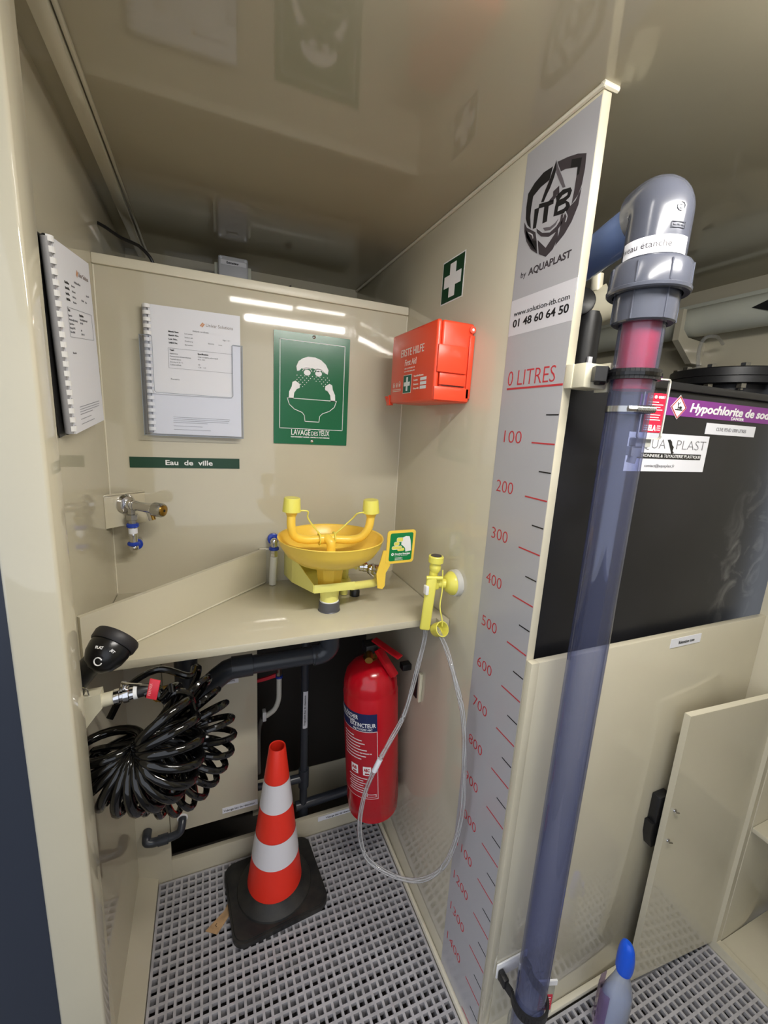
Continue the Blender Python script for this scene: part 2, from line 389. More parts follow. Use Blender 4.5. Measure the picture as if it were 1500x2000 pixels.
# ================================================================ DOCUMENT HOLDERS
def document(name, label, org, u, n, seed, back=None):
    """comb bound document: org = lower left corner of the cover, u across, n towards the viewer"""
    t = thing(name, label, 'document', org)
    u = V(u).normalized(); n = V(n).normalized(); o = V(org)
    MB().prism(rect(.0,0,.208,.297), o, u, Z, -.0015, .0015).build('back_cover', back or PAPER, t)
    MB().prism(rect(.004,.001,.207,.296), o, u, Z, .0015, .0088).build('page_block', PAPER, t)
    MB().prism(rect(.010,.0,.208,.297), o, u, Z, .0090, .0096).build('cover_sheet', PAPER, t)
    # plastic comb: spine rod + 21 curled teeth
    c = o+n*.004+u*(-.003)
    MB().cyl(c+Z*.003, c+Z*.294, .0062, n=14).build('comb_spine', mat('comb_shadow_grey',(150,150,154),.4), t)
    base = None
    for k in range(20):
        z = .007+k*.0148
        mb = MB(); r = .0092
        P = [c+u*(.004+r*math.cos(a))*1.0+n*(r*math.sin(a)) for a in [math.radians(x) for x in range(190, -31, -20)]]
        for A, B in zip(P, P[1:]):
            q = [A+Z*z, B+Z*z, B+Z*(z+.0086), A+Z*(z+.0086)]
            up = [V(x)+n*.0009 for x in q]
            vs = [mb.b.verts.new(x) for x in q+up]
            for f in ((0,1,2,3),(4,5,6,7),(0,1,5,4),(1,2,6,5),(2,3,7,6),(3,0,4,7)): mb.b.faces.new([vs[i] for i in f])
        if base is None: base = mb.build('comb_tooth', WPLASTIC, t); z0 = z
        else:
            mb.b.free(); cpy = base.copy(); COL.objects.link(cpy); cpy.parent = t; cpy.matrix_parent_inverse = base.matrix_parent_inverse.copy(); cpy.location = base.location+Z*(z-z0)
    f = o+n*.0098
    text(t, 'Univar Solutions', f+u*.128+Z*.262, u, Z, .0075, mat('logo_grey',(150,140,136),.6), width=.062, lift=.0002)
    strips('logo_mark', [line((.116,.262),(.122,.270),.003), line((.119,.260),(.125,.268),.003)], f, u, Z, mat('logo_orange',(206,150,112),.6), t, lift=.0002)
    text(t, 'Analysis certificate', f+u*.098+Z*.247, u, Z, .0035, GREYP, width=.036, lift=.0002)
    for k, (a_, b_) in enumerate((('Material Name','Lot number'),('Batch No.','Sodium salt'),('Lot No.','Delivery'),('UNECE No.','Ref number'))):
        text(t, a_, f+u*.045+Z*(.240-.0085*k), u, Z, .0034, BLACKP, width=.022-.003*(k>1), bold=.0002, lift=.0002)
        text(t, b_, f+u*.080+Z*(.239-.0085*k), u, Z, .0030, GREYP, width=.018, lift=.0002)
    for a_, x_, z_ in (('Quantity',.132,.2225),('Units',.156,.2215),('Page 1 of 1',.166,.234)):
        text(t, a_, f+u*x_+Z*z_, u, Z, .0028, GREYP, lift=.0002)
    strips('table_frame', outline(rect(.043,.158,.188,.204), .0006), f, u, Z, FINEP, t, lift=.0002)
    text(t, 'Test', f+u*.046+Z*.198, u, Z, .0038, BLACKP, bold=.0002, lift=.0002)
    text(t, 'Specification', f+u*.108+Z*.195, u, Z, .0036, BLACKP, bold=.0002, width=.024, lift=.0002)
    for k, a_ in enumerate(('Appearance','Concentration (Active chlorine)','Typical values','Density at 20 °C','Colour APHA')):
        text(t, a_, f+u*.046+Z*(.1905-.0065*k), u, Z, .0030, GREYP, width=(.018,.046,.024,.028,.024)[k], lift=.0002)
    for k, a_ in ((0,'Clear to slightly yellow liquid'),(1,'47.0 - 50.0'),(3,'100'),(4,'1.20 - 1.25')):
        text(t, a_, f+u*.108+Z*(.1885-.0062*k), u, Z, .0030, GREYP, width=(.046,.016,0,.004,.017)[k], lift=.0002)
    text(t, 'Remarks', f+u*.046+Z*.131, u, Z, .0032, GREYP, width=.019, lift=.0002)
    for k, w_ in enumerate((.132,.130,.128,.078,0,.066,0,.085)):
        if w_: strips('fine_print_line', [line((.048,.042-k*.0043),(.048+w_,.042-k*.0043),.0010)], f, u, Z, FINEP, t, lift=.0002)
    return t
def holder(label, org, u, n, w=.222, depth=.020):
    t = thing('document_holder', label, 'holder', org); u = V(u).normalized(); n = V(n).normalized(); o = V(org)
    # org = lower left corner at the wall
    MB().prism(rect(0,0,w,.232), o, u, Z, .0005, .0025).build('back_plate', ACR, t)
    # front plate with a square cut-out at the top
    P = [(0,0),(w,0),(w,.230),(w-.022,.230),(w-.024,.228),(w-.024,.106),(w-.028,.102),(.030,.102),(.026,.106),(.026,.228),(.024,.230),(0,.230)]
    MB().prism(P, o, u, Z, depth, depth+.002).build('front_plate', ACR, t)
    MB().prism(rect(0,0,w,.002), o, u, Z, .0025, depth).build('bottom_plate', ACR, t)
    for x in (0, w-.002): MB().prism(rect(x,.002,x+.002,.230), o, u, Z, .0025, depth).build('side_plate', ACR, t)
    strips('polished_edge', outline(P, .0012), o, u, Z, mat('acrylic_edge',(150,158,166),.15), t, lift=depth+.0004, t=.0014)
    return t
holder('clear acrylic pocket on the back wall left of the green eyewash sign', (-.695,0,1.383), X, -Y, .228, .030)
document('bound_document', 'white comb bound document facing front in the back wall pocket', (-.679,-.012,1.387), (1,-.03,0), -Y, 1)
holder('clear acrylic pocket on the left wall beside the doorway post', (WX,-.160,1.378), -Y, X, .226, .030)
d2 = document('bound_document', 'white comb bound document seen edge-on in the left wall pocket', (WX+.010,-.376,1.384), (.03,1,0), X, 2, back=BLACKM)
MB().prism(rect(-.022,-.002,.206,.299), (WX+.010,-.376,1.384), Y, Z, -.007, -.005).build('rear_cover', BLACKM, d2)
d2.matrix_world = Matrix.Translation(V((WX+.010,-.376+.036,1.392)))@Matrix.Rotation(math.radians(6.5),4,'X')
# ================================================================ LEFT TAP
tp = thing('wall_tap', 'chrome push tap on a beige corner plate above the counter', 'tap', (-.74,-.04,1.2))
A = V((WX,-.070,0)); B = V((-.706,-.001,0)); d = (B-A).normalized(); n = V((d.y,-d.x,0)); Lp = (B-A).length
MB().prism(rect(.001,1.160,Lp-.001,1.241), A, d, Z, -.005, .0).build('corner_plate', PP, tp)
MB().prism([(0,0),(Lp,0),(Lp-.014,.014),(.016,.016)], A+Z*1.2385, d, -n, -.0025, 0).build('top_cap', PP, tp)
c = A+d*(Lp*.50)+Z*1.214
MB().lathe(c, n, [(0,.024),(.003,.024),(.010,.019),(.012,.012),(.012,.010)], 28).build('rosette', CHROME, tp)
e = c+n*.012
MB().lathe(e, n, [(0,.010),(.010,.010),(.014,.012),(.026,.012)], 20).build('inlet_body', CHROME, tp)
bd_ = V((.83,-.55,-.07)).normalized(); h = e+n*.016
MB().lathe(h, bd_, [(-.012,.011),(.010,.0125),(.014,.0105),(.050,.0125),(.056,.0145)], 24).build('valve_body', CHROME, tp)
MB().lathe(h+bd_*.057, bd_, [(0,.0158),(.003,.0172),(.022,.0172),(.026,.0155)], 40).build('knurled_ring', STEEL, tp)
MB().lathe(h+bd_*.082, bd_, [(0,.0128),(.003,.0128),(.004,.011)], 24).build('push_button', BRASS, tp)
MB().lathe(h+bd_*.0862, bd_, [(0,.0032),(.0006,.003)], 12).build('button_screw', BLACKM, tp)
sp = h+bd_*.044
MB().lathe(sp, V((.25,-.2,-1)), [(0,.009),(.020,.008),(.030,.0078),(.031,.006)], 18).build('spout', CHROME, tp)
MB().lathe(sp+V((.25,-.2,-1)).normalized()*.012+V((.004,-.006,0)), V((.25,-.2,-1)), [(0,.0045),(.016,.0045)], 12).build('spout_plug', BRASS, tp)
q = e+n*.010
MB().lathe(q, -Z, [(.006,.009),(.022,.009),(.024,.0135),(.036,.0135),(.038,.009),(.046,.009)], 6).build('hex_nut', STEEL, tp)
MB().lathe(q-Z*.046, -Z, [(0,.012),(.002,.0138),(.008,.0138),(.010,.012)], 20).build('blue_ring', BLUE, tp)
MB().lathe(q-Z*.056, -Z, [(0,.0098),(.014,.0098),(.016,.0108),(.019,.0108),(.020,.0092),(.038,.0092)], 20).build('fitting', CHROME, tp)
MB().lathe(q-Z*.058+V((.0,-.0002,0)), -Z, [(0,.0101),(.013,.0101)], 20).build('fitting_sticker', PAPER, tp)
MB().lathe(q-Z*.093, -Z, [(0,.012),(.002,.0142),(.007,.0142),(.009,.012)], 20).build('blue_ring', BLUE, tp)
MB().ball(q-Z*.108, .0105).build('elbow', CHROME, tp)
MB().cyl(q-Z*.108, (q.x+.004,0,q.z-.104), .0095, n=16).build('elbow_stub', CHROME, tp)
MB().lathe(V((q.x+.004,q.y+.012,q.z-.104)), Y, [(0,.0125),(.002,.014),(.006,.014),(.008,.012)], 20).build('blue_ring', BLUE, tp)
# lead-through fitting beside the eyewash
lf = thing('hose_fitting', 'blue ringed wall elbow with a short white hose left of the eyewash', 'fitting', (-.39,-.02,.967))
c = V((-.3865,-.026,1.096))
MB().cyl((c.x,-.0005,c.z+.003), c, .0105, n=18).build('elbow_stub', CHROME, lf)
MB().lathe((c.x,-.004,c.z+.003), -Y, [(0,.013),(.002,.0165),(.009,.0165),(.011,.013)], 22).build('blue_ring', BLUE, lf)
MB().ball(c, .0105).build('elbow', CHROME, lf)
MB().lathe(c, -Z, [(0,.0098),(.016,.0098)], 16).build('elbow_leg', CHROME, lf)
MB().lathe(c-Z*.016, -Z, [(0,.012),(.002,.0142),(.008,.0142),(.010,.012)], 20).build('blue_ring', BLUE, lf)
MB().lathe(c-Z*.026, -Z, [(0,.0085),(.006,.0105),(.012,.0105),(.026,.0092)], 6).build('fitting', CHROME, lf)
MB().tube([c-Z*.045, c-Z*.08+V((-.002,-.001,0)), (c.x-.004,c.y-.002,.9675)], .0105, 16).build('white_hose', HOSEW, lf)
# ================================================================ EYEWASH STATION
ew = thing('eyewash_station', 'yellow eyewash bowl with two spray heads on a sheet bracket', 'eyewash', (-.277,-.234,.967))
c = V((-.277,-.234,0))
MB().lathe(c, Z, [(1.086,.034),(1.090,.052),(1.102,.086),(1.120,.110),(1.142,.124),(1.158,.129),(1.160,.1305),(1.162,.130),(1.160,.127),(1.142,.121),(1.122,.106),(1.105,.082),(1.094,.046),(1.092,.0)], 64, cap1=False).build('bowl', YEL, ew)
MB().lathe(c, Z, [(1.034,.030),(1.050,.031),(1.068,.034),(1.086,.036),(1.0865,.045)], 8).build('bowl_neck', YEL, ew)
MB().lathe(c+Z*1.0925, Z, [(0,.040),(.004,.038),(.006,.026),(.006,.0)], 32, cap1=False).build('strainer', YEL, ew)
for k in range(10):
    t_ = 2*math.pi*k/10; MB().lathe(c+V((.032*math.cos(t_),.032*math.sin(t_),1.0985)), Z, [(0,.0032),(.0006,.003)], 8).build('strainer_hole', BLACKM, ew)
fr = V((.35,-.94,0)).normalized()
MB().tube(spline([c+Z*1.09, c+Z*1.115, c+V((.0,0,1.142)), c+V((-.006,.010,1.152)), c+V((-.008,.018,1.153))], 6), .0115, 20).build('riser', YEL, ew)
arms = spline([c+V((-.098,.004,1.222)), c+V((-.098,.004,1.190)), c+V((-.088,.010,1.163)), c+V((-.060,.016,1.151)), c+V((-.008,.018,1.150)), c+V((.050,.010,1.147)), c+V((.078,-.002,1.156)), c+V((.094,-.010,1.182)), c+V((.098,-.012,1.216))], 8)
MB().tube(arms, .0105, 20).build('spray_arm', YEL, ew)
MB().lathe(c+V((-.024,.018,1.1505)), X, [(0,.0128),(.034,.0128)], 20).build('tee_collar', YEL, ew)
for sx, p, ax in ((-1, c+V((-.098,.004,1.214)), V((.03,-.02,1))), (1, c+V((.098,-.012,1.209)), V((-.06,-.03,1)))):
    MB().lathe(p, ax, [(0,.0105),(.008,.014),(.014,.017),(.015,.017)], 24).build('nozzle_base', YEL, ew)
    cp = MB().lathe(p+ax.normalized()*.012, ax, [(0,.0215),(.003,.0212),(.031,.0190),(.033,.0180)], 32).build('dust_cap', YEL2, ew)
    s0 = p+V((-sx*.018,-.004,.014)); s1 = c+V((sx*.020-.006,.012,1.164))
    mid = (s0+s1)/2+V((sx*.004,0,.010))
    MB().tube(spline([s0, s0+V((-sx*.020,-.002,-.002)), mid, s1], 6), .0019, 8).build('cap_strap', YEL2, ew)
rg = []
for xx in (-.026, .012):
    P = [c+V((xx,.018+.015*math.cos(t_),1.151+.015*math.sin(t_))) for t_ in [2*math.pi*k/16 for k in range(17)]]
    MB().tube(P, .0018, 6).build('strap_loop', YEL2, ew)
# folded sheet bracket: floor tray, tapered left cheek, front lip, back flange
zt = 1.034
tray = [(-.352,-.004),(-.170,-.004),(-.190,-.12),(-.225,-.276),(-.328,-.276),(-.352,-.130)]
tr = MB(); n_ = len(tray)
tz = lambda x, y: .986+(zt-.986)*min(1, (-y)/.276)
A_ = [tr.b.verts.new((x, y, tz(x,y))) for x, y in tray]; B_ = [tr.b.verts.new((x, y, tz(x,y)+.0025)) for x, y in tray]
tr.b.faces.new(A_); tr.b.faces.new(B_)
for i in range(n_): tr.b.faces.new((A_[i], A_[(i+1)%n_], B_[(i+1)%n_], B_[i]))
tr.build('bracket_tray', YELB, ew)
ck = MB(); L0 = V((-.352,-.004,0)); L1 = V((-.352,-.130,0)); L2 = V((-.328,-.276,0))
def quadslab(mb, q, th):
    nn = (V(q[1])-V(q[0])).cross(V(q[3])-V(q[0])).normalized()*th
    vs = [mb.b.verts.new(V(x)) for x in q]+[mb.b.verts.new(V(x)+nn) for x in q]
    for f in ((0,1,2,3),(7,6,5,4),(0,1,5,4),(1,2,6,5),(2,3,7,6),(3,0,4,7)): mb.b.faces.new([vs[i] for i in f])
quadslab(ck, [L0+Z*.986, L1+Z*tz(0,-.13), L1+Z*1.085, L0+Z*1.115], .002)
quadslab(ck, [L1+Z*tz(0,-.13), L2+Z*zt, L2+Z*1.055, L1+Z*1.085], .002)
ck.build('bracket_cheek', YELB, ew)
MB().box((-.328,-.2785,zt-.001),(-.225,-.276,1.054),.0006).build('bracket_lip', YELB, ew)
MB().box((-.352,-.004,.986),(-.170,-.0008,1.115),.0006).build('bracket_flange', YELB, ew)
# drain
MB().lathe((c.x,c.y,.993), Z, [(0,.0225),(.022,.0245),(.044,.0255)], 28).build('drain_spigot', YELB, ew)
MB().lathe((c.x,c.y,.9905), Z, [(0,.0245),(.004,.0245)], 28).build('drain_seal', WHITE, ew)
MB().lathe((c.x,c.y,.9672), Z, [(0,.0285),(.002,.027),(.024,.0265),(.025,.025),(.018,.0235)], 32, cap1=False).build('drain_socket', mat('mid_dark_pvc',(84,84,90),.35), ew)
# water feed and push valve
MB().tube([(-.228,-.262,1.036),(-.160,-.235,1.027),(-.142,-.222,1.026),(-.135,-.205,1.030)], .0105, 18).build('feed_pipe', YELB, ew)
vv = V((-.140,-.190,1.052))
MB().lathe(vv+V((-.040,.012,.004)), V((1,-.2,-.04)), [(0,.012),(.010,.012),(.011,.0145),(.020,.0145),(.021,.0105),(.040,.0105)], 20).build('ball_valve', CHROME, ew)
MB().ball(vv+V((-.010,0,.0)), .0155).build('valve_ball_housing', CHROME, ew)
MB().lathe(vv+V((.0,-.002,.0)), V((1,-.2,-.1)), [(0,.013),(.016,.013),(.018,.009)], 20).build('valve_outlet', CHROME, ew)
MB().cyl(vv+V((-.014,-.004,-.004)), (-.133,-.195,1.026), .010, n=16).build('valve_drop', CHROME, ew)
MB().tube(spline([vv+V((-.042,.012,.004)), (-.205,-.165,1.065), (-.212,-.155,1.05), (-.212,-.150,.985), (-.212,-.150,.968)], 6), .0105, 16).build('supply_pipe', YELB, ew)
MB().lathe((-.185,-.165,.9675), Z, [(0,.014),(.014,.014),(.020,.010)], 16).build('supply_socket', BLACKM, ew)
# push plate
ps = V((-.118,-.262,1.090)); pu = V((.94,.02,.01)).normalized(); pn0 = V((.02,-.94,.06)); pv = V((.03,0,1)).normalized(); 
arm = [(-.0095,-.070),(.004,-.074),(.010,-.066),(.010,-.030),(.020,-.012),(.020,.030),(-.002,.030),(-.006,.010),(-.016,-.030)]
MB().prism(arm, ps+V((-.028,0,.004)), pu, pv, -.001, .002).build('valve_lever', YEL, ew)
MB().prism(rrect(-.022,-.002,.058,.086,.008), ps, pu, pv, -.001, .0022).build('push_plate', YEL, ew)
MB().prism(rrect(-.014,.005,.051,.079,.005), ps, pu, pv, .0022, .0028).build('instruction_sticker', mat('bright_green',(10,130,72),.3), ew)
pp = ps+pu.cross(pv)*.0026
hand = [(.018,.066),(.030,.070),(.040,.069),(.044,.058),(.047,.042),(.048,.030),(.032,.028),(.030,.038),(.024,.044),(.018,.048)]
strips('hand_symbol', [hand], pp, pu, pv, WHITE, ew, lift=.0004)
strips('fist_symbol', [rrect(.004,.056,.022,.067,.004), rrect(-.003,.046,.012,.056,.004), rrect(-.008,.036,.020,.045,.004), rrect(.008,.031,.028,.039,.004)], pp, pu, pv, YEL2, ew, lift=.0006)
strips('fist_outline', outline(rrect(.004,.056,.022,.067,.004),.0008)+outline(rrect(-.003,.046,.012,.056,.004),.0008)+outline(rrect(-.008,.036,.020,.045,.004),.0008), pp, pu, pv, WHITE, ew, lift=.0009)
text(ew, 'Douches Securigaz', pp+pu*.002+pv*.0215, pu, pv, .0042, WHITE, width=.044, bold=.0003, lift=.0006)
text(ew, 'Ensemble de sécurité', pp+pu*.002+pv*.0178, pu, pv, .0020, WHITE, width=.036, lift=.0006)
strips('ring_symbol', [circ(-.0045,.0232,.0038,14)], pp, pu, pv, WHITE, ew, lift=.0006)
strips('ring_centre', [circ(-.0045,.0232,.0014,8)], pp, pu, pv, MATS['bright_green'], ew, lift=.0012)
for k in range(4): strips('small_print_line', [line((.003,.0135-k*.0021),(.022+.004*(k%2),.0135-k*.0021),.0007)], pp, pu, pv, WHITE, ew, lift=.0006)
# ================================================================ FIRST AID BOX + CROSS SIGN
fa = thing('first_aid_box', 'orange-red first aid case mounted on the partition wall', 'box', (-.05,-.25,1.49))
x0, x1, y0, y1, z0, z1 = -.095, -.0015, -.367, -.125, 1.496, 1.667
MB().box((x0+.014,y0+.001,z0),(x1,y1-.001,z1),.006,seg=3).build('rear_shell', ORANGE, fa)
MB().box((x0,y0,z0+.0),(x0+.0125,y1,z1),.006,seg=3).build('front_lid', ORANGE, fa)
yf = y0
MB().box((x0+.012,yf-.003,z0+.036),(x1-.014,yf+.001,z0+.060),.0008).build('latch_recess_rim', ORANGE, fa)
MB().box((x0+.004,yf-.005,z0+.062),(x1-.016,yf+.001,z1-.052),.0015).build('side_latch', ORANGE, fa)
MB().box((x0+.001,yf-.003,z0+.003),(x1-.004,yf+.001,z0+.032),.0015).build('lower_rib', ORANGE, fa)
MB().box((x1-.012,yf-.003,z0+.01),(x1,yf+.001,z1-.026),.001).build('wall_bracket', ORANGE, fa)
MB().box((x0+.018,yf-.0012,z0+.034),(x1-.018,yf-.0002,z0+.0355)).build('recess_line', BLACKM, fa)
MB().cyl((x1-.007,yf-.003,z1-.014),(x1-.007,yf+.002,z1-.014),.0075,n=18).build('hinge_boss', ORANGE, fa)
MB().cyl((x1-.007,yf-.0045,z1-.014),(x1-.007,yf-.0028,z1-.014),.0028,n=12).build('hinge_screw', CHROME, fa)
MB().prism([(x0-.001,z0+.020),(x0+.008,z0-.004),(x0+.014,z0-.004),(x0+.006,z0+.020)], (0,0,0), X, Z, .09, .10).build('carry_clip', ORANGE, fa)
MB().prism([(-.125,z0+.022),(-.118,z0+.022),(-.106,z0-.004),(-.125,z0-.004)], (x0-.0015,0,0), Y, Z, 0, .012).build('far_latch', ORANGE, fa)
FU, FV, FO = -Y, Z, V((x0-.0002,y1,z0))   # print frame on the lid: u towards camera
def fp(a): return FO+FU*a
text(fa, 'ERSTE HILFE', FO+FU*.060+Z*.111, FU, FV, .0175, mat('warm_white_print',(238,224,214),.5), width=.124, bold=.0001)
text(fa, 'First Aid', FO+FU*.086+Z*.088, FU, FV, .0150, MATS['warm_white_print'], width=.062)
text(fa, 'DIN 13157:2021-11', FO+FU*.086+Z*.0795, FU, FV, .0035, MATS['warm_white_print'], width=.056)
text(fa, 'Inhalt auf Vollständigkeit prüfen', FO+FU*.086+Z*.073, FU, FV, .0030, MATS['warm_white_print'], width=.058)
cp_ = MB().prism(rect(.084,.022,.130,.066), FO, FU, FV, .0003, .0006).build('cross_panel_edge', MATS['warm_white_print'], fa)
MB().prism(rect(.0855,.0235,.1285,.0645), FO, FU, FV, .0007, .0010).build('cross_panel', TEAL, fa)
strips('white_cross', [cross(.107,.044,.0165,.0165,.0047)], FO, FU, FV, WHITE, fa, lift=.0012)
for k, w_ in enumerate(('Verfallsdatum','Produkt','Datum','Geprüft')):
    text(fa, w_, FO+FU*.142+Z*(.058-k*.0095), FU, FV, .0036, MATS['warm_white_print'], width=(.050,.022,.026,.030)[k], bold=.0002)
for k in range(3): strips('write_field', [rect(.178,.0475-k*.0095,.208,.0545-k*.0095)], FO, FU, FV, WHITE, fa)
for k in range(3):
    a_ = .022+k*.018
    strips('care_symbol', outline([(a_,.040),(a_+.009,.040),(a_+.009,.050),(a_+.0045,.054 if k == 2 else .050),(a_,.050)], .0010)+[rect(a_+.003,.041,a_+.006,.047)], FO, FU, FV, MATS['warm_white_print'], fa)
for k in range(2): strips('small_print_line', [rect(.020,.033-k*.004,.072,.0345-k*.004)], FO, FU, FV, MATS['warm_white_print'], fa)
cs = thing('cross_sign', 'green square sign with a white cross high on the partition', 'sign', (0,-.25,1.739))
CO = V((-.0003,-.198,1.739))
plate('sign_edge', rect(0,0,.101,.099), CO, -Y, Z, .0006, WHITE, cs)
plate('sign_field', rect(.003,.003,.098,.096), CO, -Y, Z, .0010, DGREEN, cs)
strips('white_cross', [cross(.0505,.0495,.0385,.0375,.0135)], CO, -Y, Z, WHITE, cs, lift=.0011)
# ================================================================ LEVEL SCALE
sc = thing('level_scale', 'tall silver litre scale sticker on the partition beside the clear tube', 'scale', (0,-.565,0))
SO = V((-.0002,0,0)); SU = -Y
MB().prism(rect(.485,.004,.646,1.935), SO, SU, Z, 0, .0004).build('sticker_sheet', STICK, sc)
MB().prism(rect(.485,1.621,.646,1.686), SO, SU, Z, .0004, .0006).build('white_band', STICK2, sc)
zs0, hh = 1.5212, .1002
for k in range(16):
    z = zs0-k*hh
    if k == 0: MB().prism(rect(.499,z-.002,.6455,z+.0015), SO, SU, Z, .0005, .0008).build('tick_mark', REDP, sc)
    else: MB().prism(rect(.588,z-.0013,.6455,z+.0013), SO, SU, Z, .0005, .0008).build('tick_mark', REDP, sc)
    if z-hh/2 > .01: MB().prism(rect(.616,z-hh/2-.0012,.6455,z-hh/2+.0012), SO, SU, Z, .0005, .0008).build('tick_mark', BLACKP, sc, label='black half step tick mark')
    if k and k < 15: text(sc, str(k*100), SO+SU*(.498 if k < 10 else .492)+Z*(z-.004), SU, Z, .0245, REDP, width=.052 if k < 10 else .062, bold=-.0004, lift=.0005)
text(sc, '0 LITRES', SO+SU*.498+Z*(zs0+.0055), SU, Z, .0285, REDP, width=.126, bold=-.0004, lift=.0005)
text(sc, 'www.solution-itb.com', SO+SU*.496+Z*1.656, SU, Z, .0090, BLACKP, width=.139, lift=.0008)
text(sc, '01 48 60 64 50', SO+SU*.496+Z*1.636, SU, Z, .0135, BLACKP, width=.140, bold=.0004, lift=.0008)
text(sc, 'by', SO+SU*.503+Z*1.722, SU, Z, .0100, DGREYP, width=.014, lift=.0005)
text(sc, 'AQUAPLAST', SO+SU*.525+Z*1.7215, SU, Z, .0115, DGREYP, width=.101, bold=.0004, lift=.0005)
logo = {'shield_right':[(-0.567,1.884),(-0.59,1.88),(-0.612,1.874),(-0.63,1.866),(-0.631,1.846),(-0.629,1.824),(-0.624,1.812),(-0.612,1.803),(-0.614,1.821),(-0.615,1.841),(-0.615,1.854),(-0.602,1.859),(-0.588,1.864),(-0.578,1.865),(-0.572,1.875)],
'shield_left':[(-0.557,1.882),(-0.535,1.883),(-0.514,1.876),(-0.499,1.865),(-0.498,1.844),(-0.5,1.824),(-0.507,1.811),(-0.517,1.802),(-0.512,1.822),(-0.512,1.838),(-0.514,1.855),(-0.532,1.862),(-0.552,1.864)],
'drop_left':[(-0.564,1.888),(-0.56,1.879),(-0.553,1.865),(-0.544,1.851),(-0.537,1.836),(-0.544,1.834),(-0.55,1.843),(-0.556,1.85),(-0.563,1.863),(-0.566,1.873)],
'drop_right':[(-0.565,1.885),(-0.572,1.872),(-0.584,1.853),(-0.593,1.836),(-0.587,1.837),(-0.578,1.85),(-0.567,1.868)],
'letter_i':[(-0.522,1.831),(-0.534,1.829),(-0.531,1.798),(-0.523,1.799)],
'letter_t':[(-0.533,1.835),(-0.569,1.827),(-0.569,1.821),(-0.558,1.822),(-0.558,1.798),(-0.547,1.799),(-0.547,1.825),(-0.532,1.828)],
'arrow':[(-0.557,1.83),(-0.566,1.834),(-0.565,1.841),(-0.578,1.844),(-0.581,1.829),(-0.575,1.832),(-0.572,1.828),(-0.563,1.826)],
'letter_b':[(-0.573,1.83),(-0.588,1.834),(-0.605,1.83),(-0.609,1.824),(-0.606,1.816),(-0.598,1.814),(-0.606,1.808),(-0.609,1.802),(-0.604,1.797),(-0.595,1.796),(-0.573,1.8),(-0.574,1.814),(-0.576,1.822)],
'arc':[(-0.533,1.796),(-0.55,1.783),(-0.569,1.777),(-0.583,1.781),(-0.59,1.787),(-0.591,1.796),(-0.596,1.795),(-0.596,1.782),(-0.585,1.773),(-0.567,1.771),(-0.548,1.778),(-0.536,1.788)],
'arc_inner':[(-0.55,1.791),(-0.568,1.786),(-0.579,1.788),(-0.586,1.792),(-0.581,1.784),(-0.569,1.781),(-0.556,1.784)],
'blob':[(-0.497,1.819),(-0.506,1.807),(-0.531,1.791),(-0.537,1.775),(-0.543,1.752),(-0.524,1.765),(-0.509,1.783),(-0.5,1.803)],
'chevron':[(-0.54,1.775),(-0.563,1.755),(-0.58,1.769),(-0.588,1.777),(-0.59,1.761),(-0.581,1.747),(-0.566,1.74),(-0.547,1.75)],
'blade':[(-0.629,1.819),(-0.627,1.796),(-0.617,1.776),(-0.604,1.762),(-0.586,1.751),(-0.592,1.77),(-0.593,1.783),(-0.603,1.799),(-0.62,1.805)]}
lg = MB().prism([(.499,1.80),(.5,1.799),(.501,1.80)], SO, SU, Z, .0003, .00035).build('emblem', DGREYP, sc)
for nm, P in logo.items():
    MB().prism([(-y_, z_) for y_, z_ in P], SO, SU, Z, .0005, .0008).build('emblem_piece', MGREYP if nm in ('drop_right','arc_inner') else (BLACKP if nm.startswith(('letter','shield_left','drop_left')) else DGREYP), lg)
for P in ([(.583,1.811),(.598,1.81),(.6,1.805),(.596,1.803),(.582,1.804)], [(.583,1.821),(.589,1.825),(.6,1.825),(.6,1.821),(.593,1.82)]):
    MB().prism(P, SO, SU, Z, .0009, .0011).build('emblem_gap', STICK, lg)
strips('emblem_shine', [line((.512,1.797),(.524,1.789),.002), line((.524,1.789),(.527,1.782),.002), line((.600,1.797),(.606,1.788),.002), line((.606,1.788),(.604,1.780),.002)], SO, SU, Z, STICK, lg, lift=.0010)
for P in ([(.600,1.872),(.622,1.864),(.620,1.842),(.615,1.842),(.615,1.855),(.600,1.860)], [(.503,1.806),(.508,1.790),(.520,1.782),(.536,1.775),(.540,1.757),(.526,1.767),(.512,1.784)]): strips('emblem_dark', [P], SO, SU, Z, BLACKP, lg, lift=.0008, t=.0001)
# ================================================================ SHOWER (DRENCH HOSE)
dh = thing('drench_hose', 'lemon yellow hand spray with cup cap in a round wall mount', 'shower', (0,-.385,1.07))
mc = V((-.0005,-.387,1.071))
MB().lathe(mc, -X, [(0,.033),(.012,.0325),(.014,.030)], 36).build('mount_disc', mat('light_grey_disc',(205,203,196),.4), dh)
MB().lathe(mc-X*.014, -X, [(0,.029),(.004,.0285),(.016,.019),(.018,.0125)], 32).build('mount_flange', YEL2, dh)
for t_ in (60,150,240,330):
    MB().lathe(mc+V((-.018,.021*math.cos(math.radians(t_)),.021*math.sin(math.radians(t_)))), -X, [(0,.003),(.002,.0025)], 8).build('screw_head', STEEL, dh)
hx_ = V((-.062,-.372,1.075))
MB().cyl(mc-X*.030, hx_+V((.006,0,-.004)), .0115, n=16).build('mount_arm', YEL2, dh)
MB().box((hx_.x-.004,hx_.y-.016,hx_.z-.018),(hx_.x+.014,hx_.y+.014,hx_.z+.010),.004,seg=3).build('holder_clip', YEL2, dh)
MB().lathe(V((-.058,-.376,1.100)), V((.02,0,1)), [(0,.010),(.006,.0135),(.014,.0142),(.018,.0125),(.022,.0125),(.024,.0178),(.038,.0182),(.040,.0168)], 30).build('spray_head', YEL2, dh)
